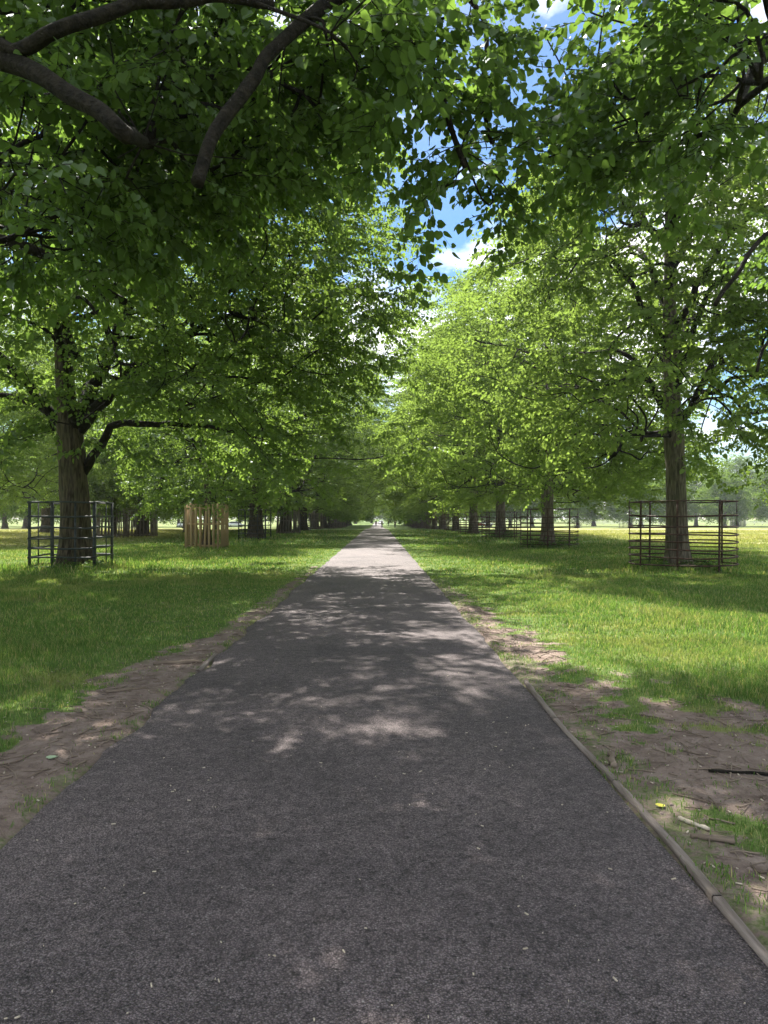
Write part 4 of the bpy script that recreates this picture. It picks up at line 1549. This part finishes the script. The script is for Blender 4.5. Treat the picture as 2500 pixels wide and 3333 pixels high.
def person(x, y, top, legs, label, stride=0.18, rz=0.0, s=1.0):
    root = empty("person", (x, y, float(gz(0 if PL < x < PR else x, y)) + (0.012 if PL < x < PR else 0)), rz)
    root.scale = (s, s, s)
    hip = [(0.10, 0, 0.90), (-0.10, 0, 0.90)]
    kn = [(0.11, stride * 0.6, 0.49), (-0.11, -stride * 0.35, 0.48)]
    an = [(0.11, stride, 0.09), (-0.11, -stride * 1.1, 0.10)]
    toe = [(0.12, stride + 0.17, 0.04), (-0.12, -stride * 1.1 + 0.16, 0.04)]
    sh = [(0.19, 0, 1.42), (-0.19, 0, 1.42)]
    el = [(0.25, -stride * 0.5, 1.13), (-0.25, stride * 0.5, 1.13)]
    wr = [(0.25, -stride * 0.2, 0.88), (-0.25, stride * 0.9, 0.90)]
    ha = [(0.25, -stride * 0.1, 0.78), (-0.25, stride * 1.1, 0.80)]
    V = [(0, 0, 0.95), (0, 0, 1.18), (0, 0, 1.40), (0, 0.01, 1.52), (0, 0.02, 1.63), (0, 0.02, 1.72)]
    E = [(0, 1), (1, 2), (2, 3), (3, 4), (4, 5)]
    Rr = [0.14, 0.13, 0.14, 0.055, 0.095, 0.08]
    for i in (0, 1):
        b = len(V)
        V += [hip[i], kn[i], an[i], toe[i], sh[i], el[i], wr[i], ha[i]]
        E += [(0, b), (b, b + 1), (b + 1, b + 2), (b + 2, b + 3), (2, b + 4), (b + 4, b + 5), (b + 5, b + 6), (b + 6, b + 7)]
        Rr += [0.09, 0.062, 0.045, 0.04, 0.062, 0.045, 0.034, 0.04]
    skin_mesh("body", V, E, Rr, M_SKIN, root)
    V2, E2, R2 = [(0, 0, 0.93), (0, 0, 1.18), (0, 0, 1.42)], [(0, 1), (1, 2)], [0.16, 0.155, 0.16]
    for i in (0, 1):
        b = len(V2)
        V2 += [sh[i], el[i]]
        E2 += [(2, b), (b, b + 1)]
        R2 += [0.082, 0.068]
    skin_mesh("shirt", V2, E2, R2, top, root)
    V3, E3, R3 = [(0, 0, 0.94)], [], [0.155]
    for i in (0, 1):
        b = len(V3)
        V3 += [hip[i], kn[i], an[i], toe[i]]
        E3 += [(0, b), (b, b + 1), (b + 1, b + 2), (b + 2, b + 3)]
        R3 += [0.108, 0.08, 0.068, 0.052]
    skin_mesh("trousers", V3, E3, R3, legs, root)
    skin_mesh("hair", [(0, 0.0, 1.66), (0, -0.005, 1.74)], [(0, 1)], [0.105, 0.09], M_HAIR, root)
    tag(root, label, "person", "people far along the path")


M_TW = princ("white_shirt", (0.75, 0.75, 0.77), 0.8)
M_TD = princ("dark_jacket", (0.02, 0.022, 0.026), 0.8)
M_TN = princ("dark_trousers", (0.018, 0.02, 0.028), 0.8)
M_TG = princ("olive_jacket", (0.045, 0.06, 0.035), 0.8)
person(0.92, 168, M_TW, M_TN, "person in a white top and dark trousers walking far up the path", rz=0.1)
person(4.35 * 0.93, 168.5, M_TG, M_TN, "person in a dark olive jacket and dark trousers on the right side of the path", rz=-0.1)
person(-0.55, 196, M_TD, M_TN, "person in dark clothes further up the path, leftmost of the walkers")
person(3.0, 204, M_TD, M_TN, "person in a black top further up the path, between the nearer two")
person(14.6, 178, M_TD, M_TN, "person in dark clothes on the grass beyond the right-hand trees", rz=1.4)

M_GLASS = princ("dark_car_glass", (0.02, 0.025, 0.03), 0.08, spec=0.8)
M_TYRE = princ("tyre_rubber", (0.02, 0.02, 0.02), 0.85)
M_RIM = princ("alloy_rim", (0.5, 0.5, 0.52), 0.3, 0.8)
M_LAMP = princ("headlamp", (0.75, 0.76, 0.78), 0.15)
M_TAIL = princ("tail_lamp", (0.35, 0.02, 0.015), 0.3)


def car(paint):
    root = empty("parked_car")

    def loft(secs, name, mat, parent):
        b = MB()
        n = len(secs[0])
        v = [p for s in secs for p in s]
        f = []
        for i in range(len(secs) - 1):
            for j in range(n):
                f.append((i * n + j, i * n + (j + 1) % n, (i + 1) * n + (j + 1) % n, (i + 1) * n + j))
        f += [tuple(range(n))[::-1], tuple(range((len(secs) - 1) * n, len(secs) * n))]
        b.add(v, f)
        return b.build(name, mat, parent, smooth=False)

    def sec(y, zb, zs, zt, w, wt):
        return [(-w, y, zb), (w, y, zb), (w * 1.02, y, zs), (wt, y, zt), (-wt, y, zt), (-w * 1.02, y, zs)]
    loft([sec(-2.1, 0.38, 0.55, 0.66, 0.74, 0.66), sec(-2.0, 0.25, 0.62, 0.76, 0.84, 0.72), sec(-1.0, 0.2, 0.72, 0.92, 0.88, 0.8), sec(0.2, 0.2, 0.75, 0.95, 0.89, 0.82),
          sec(1.6, 0.22, 0.76, 0.98, 0.88, 0.8), sec(2.05, 0.3, 0.72, 0.92, 0.8, 0.72), sec(2.12, 0.4, 0.66, 0.8, 0.74, 0.66)], "body", paint, root)
    loft([sec(-1.05, 0.90, 0.915, 0.93, 0.78, 0.76), sec(-0.35, 0.90, 1.2, 1.40, 0.76, 0.62), sec(0.3, 0.90, 1.25, 1.455, 0.76, 0.62), sec(1.2, 0.90, 1.22, 1.42, 0.76, 0.6), sec(1.95, 0.88, 0.92, 0.95, 0.72, 0.7)], "window_band", M_GLASS, root)
    loft([sec(-0.42, 1.385, 1.41, 1.425, 0.63, 0.57), sec(0.3, 1.44, 1.465, 1.485, 0.64, 0.57), sec(1.3, 1.40, 1.425, 1.44, 0.62, 0.55)], "roof", paint, root)
    for sx in (-1, 1):
        b = MB()
        b.box((sx * 0.56, -2.06, 0.66), (0.3, 0.12, 0.13))
        b.build("headlight", M_LAMP, root)
        b = MB()
        b.box((sx * 0.62, 2.07, 0.74), (0.22, 0.12, 0.16))
        b.build("tail_light", M_TAIL, root)
        for y in (-1.3, 1.3):
            b = MB()
            b.tube([(sx * 0.70, y, 0.32), (sx * 0.74, y, 0.32), (sx * 0.88, y, 0.32), (sx * 0.91, y, 0.32)], [0.29, 0.32, 0.32, 0.29], 18)
            w = b.build("wheel", M_TYRE, root)
            b = MB()
            b.tube([(sx * 0.905, y, 0.32), (sx * 0.925, y, 0.32)], [0.19, 0.17], 14)
            b.build("rim", M_RIM, w)
    return root


M_CARW = princ("white_car_paint", (0.72, 0.73, 0.75), 0.25, spec=0.6)
M_CARR = princ("red_car_paint", (0.50, 0.05, 0.03), 0.25, spec=0.6)
c1 = car(M_CARW)


def put_car(c, x, y, rz, label, group="parked cars far off"):
    c.location = (x, y, float(gz(x, y)))
    c.rotation_euler = (0, 0, rz)
    tag(c, label, "car", group)


put_car(c1, 1.1, 262, 0.15, "white car seen head-on at the far end of the path")
c2 = car(M_CARR)
put_car(c2, 27.5, 196, R(80), "small red car seen through the right-hand round guards across the meadow")
put_car(copy_tree(c1), 33.0, 215, R(84), "white car parked across the meadow just beyond the small red car")
put_car(copy_tree(c1), -48, 178, R(95), "white car parked across the left meadow, left of the big guarded trunk")
put_car(copy_tree(c1), -36.5, 182, R(88), "white car parked across the left meadow, right of the big guarded trunk")

# ------------------------------------------------------------------ haze
hb = MB()
hb.box((0, 185, 15), (900, 560, 36))
hm_, ht, ho = newmat("thin_haze")
pv = N(ht, 'ShaderNodeVolumePrincipled')
pv.inputs['Color'].default_value = (0.86, 0.92, 1.0, 1)
pv.inputs['Density'].default_value = 0.00028
pv.inputs['Anisotropy'].default_value = 0.3
ht.links.new(pv.outputs[0], ho.inputs['Volume'])
haze = hb.build("haze", hm_)
tag(haze, "thin summer haze hanging over the whole park", "haze", kind='stuff')
cy.volume_bounces = 0

for o in scene.objects:
    if 'leafcount' in o:
        del o['leafcount']
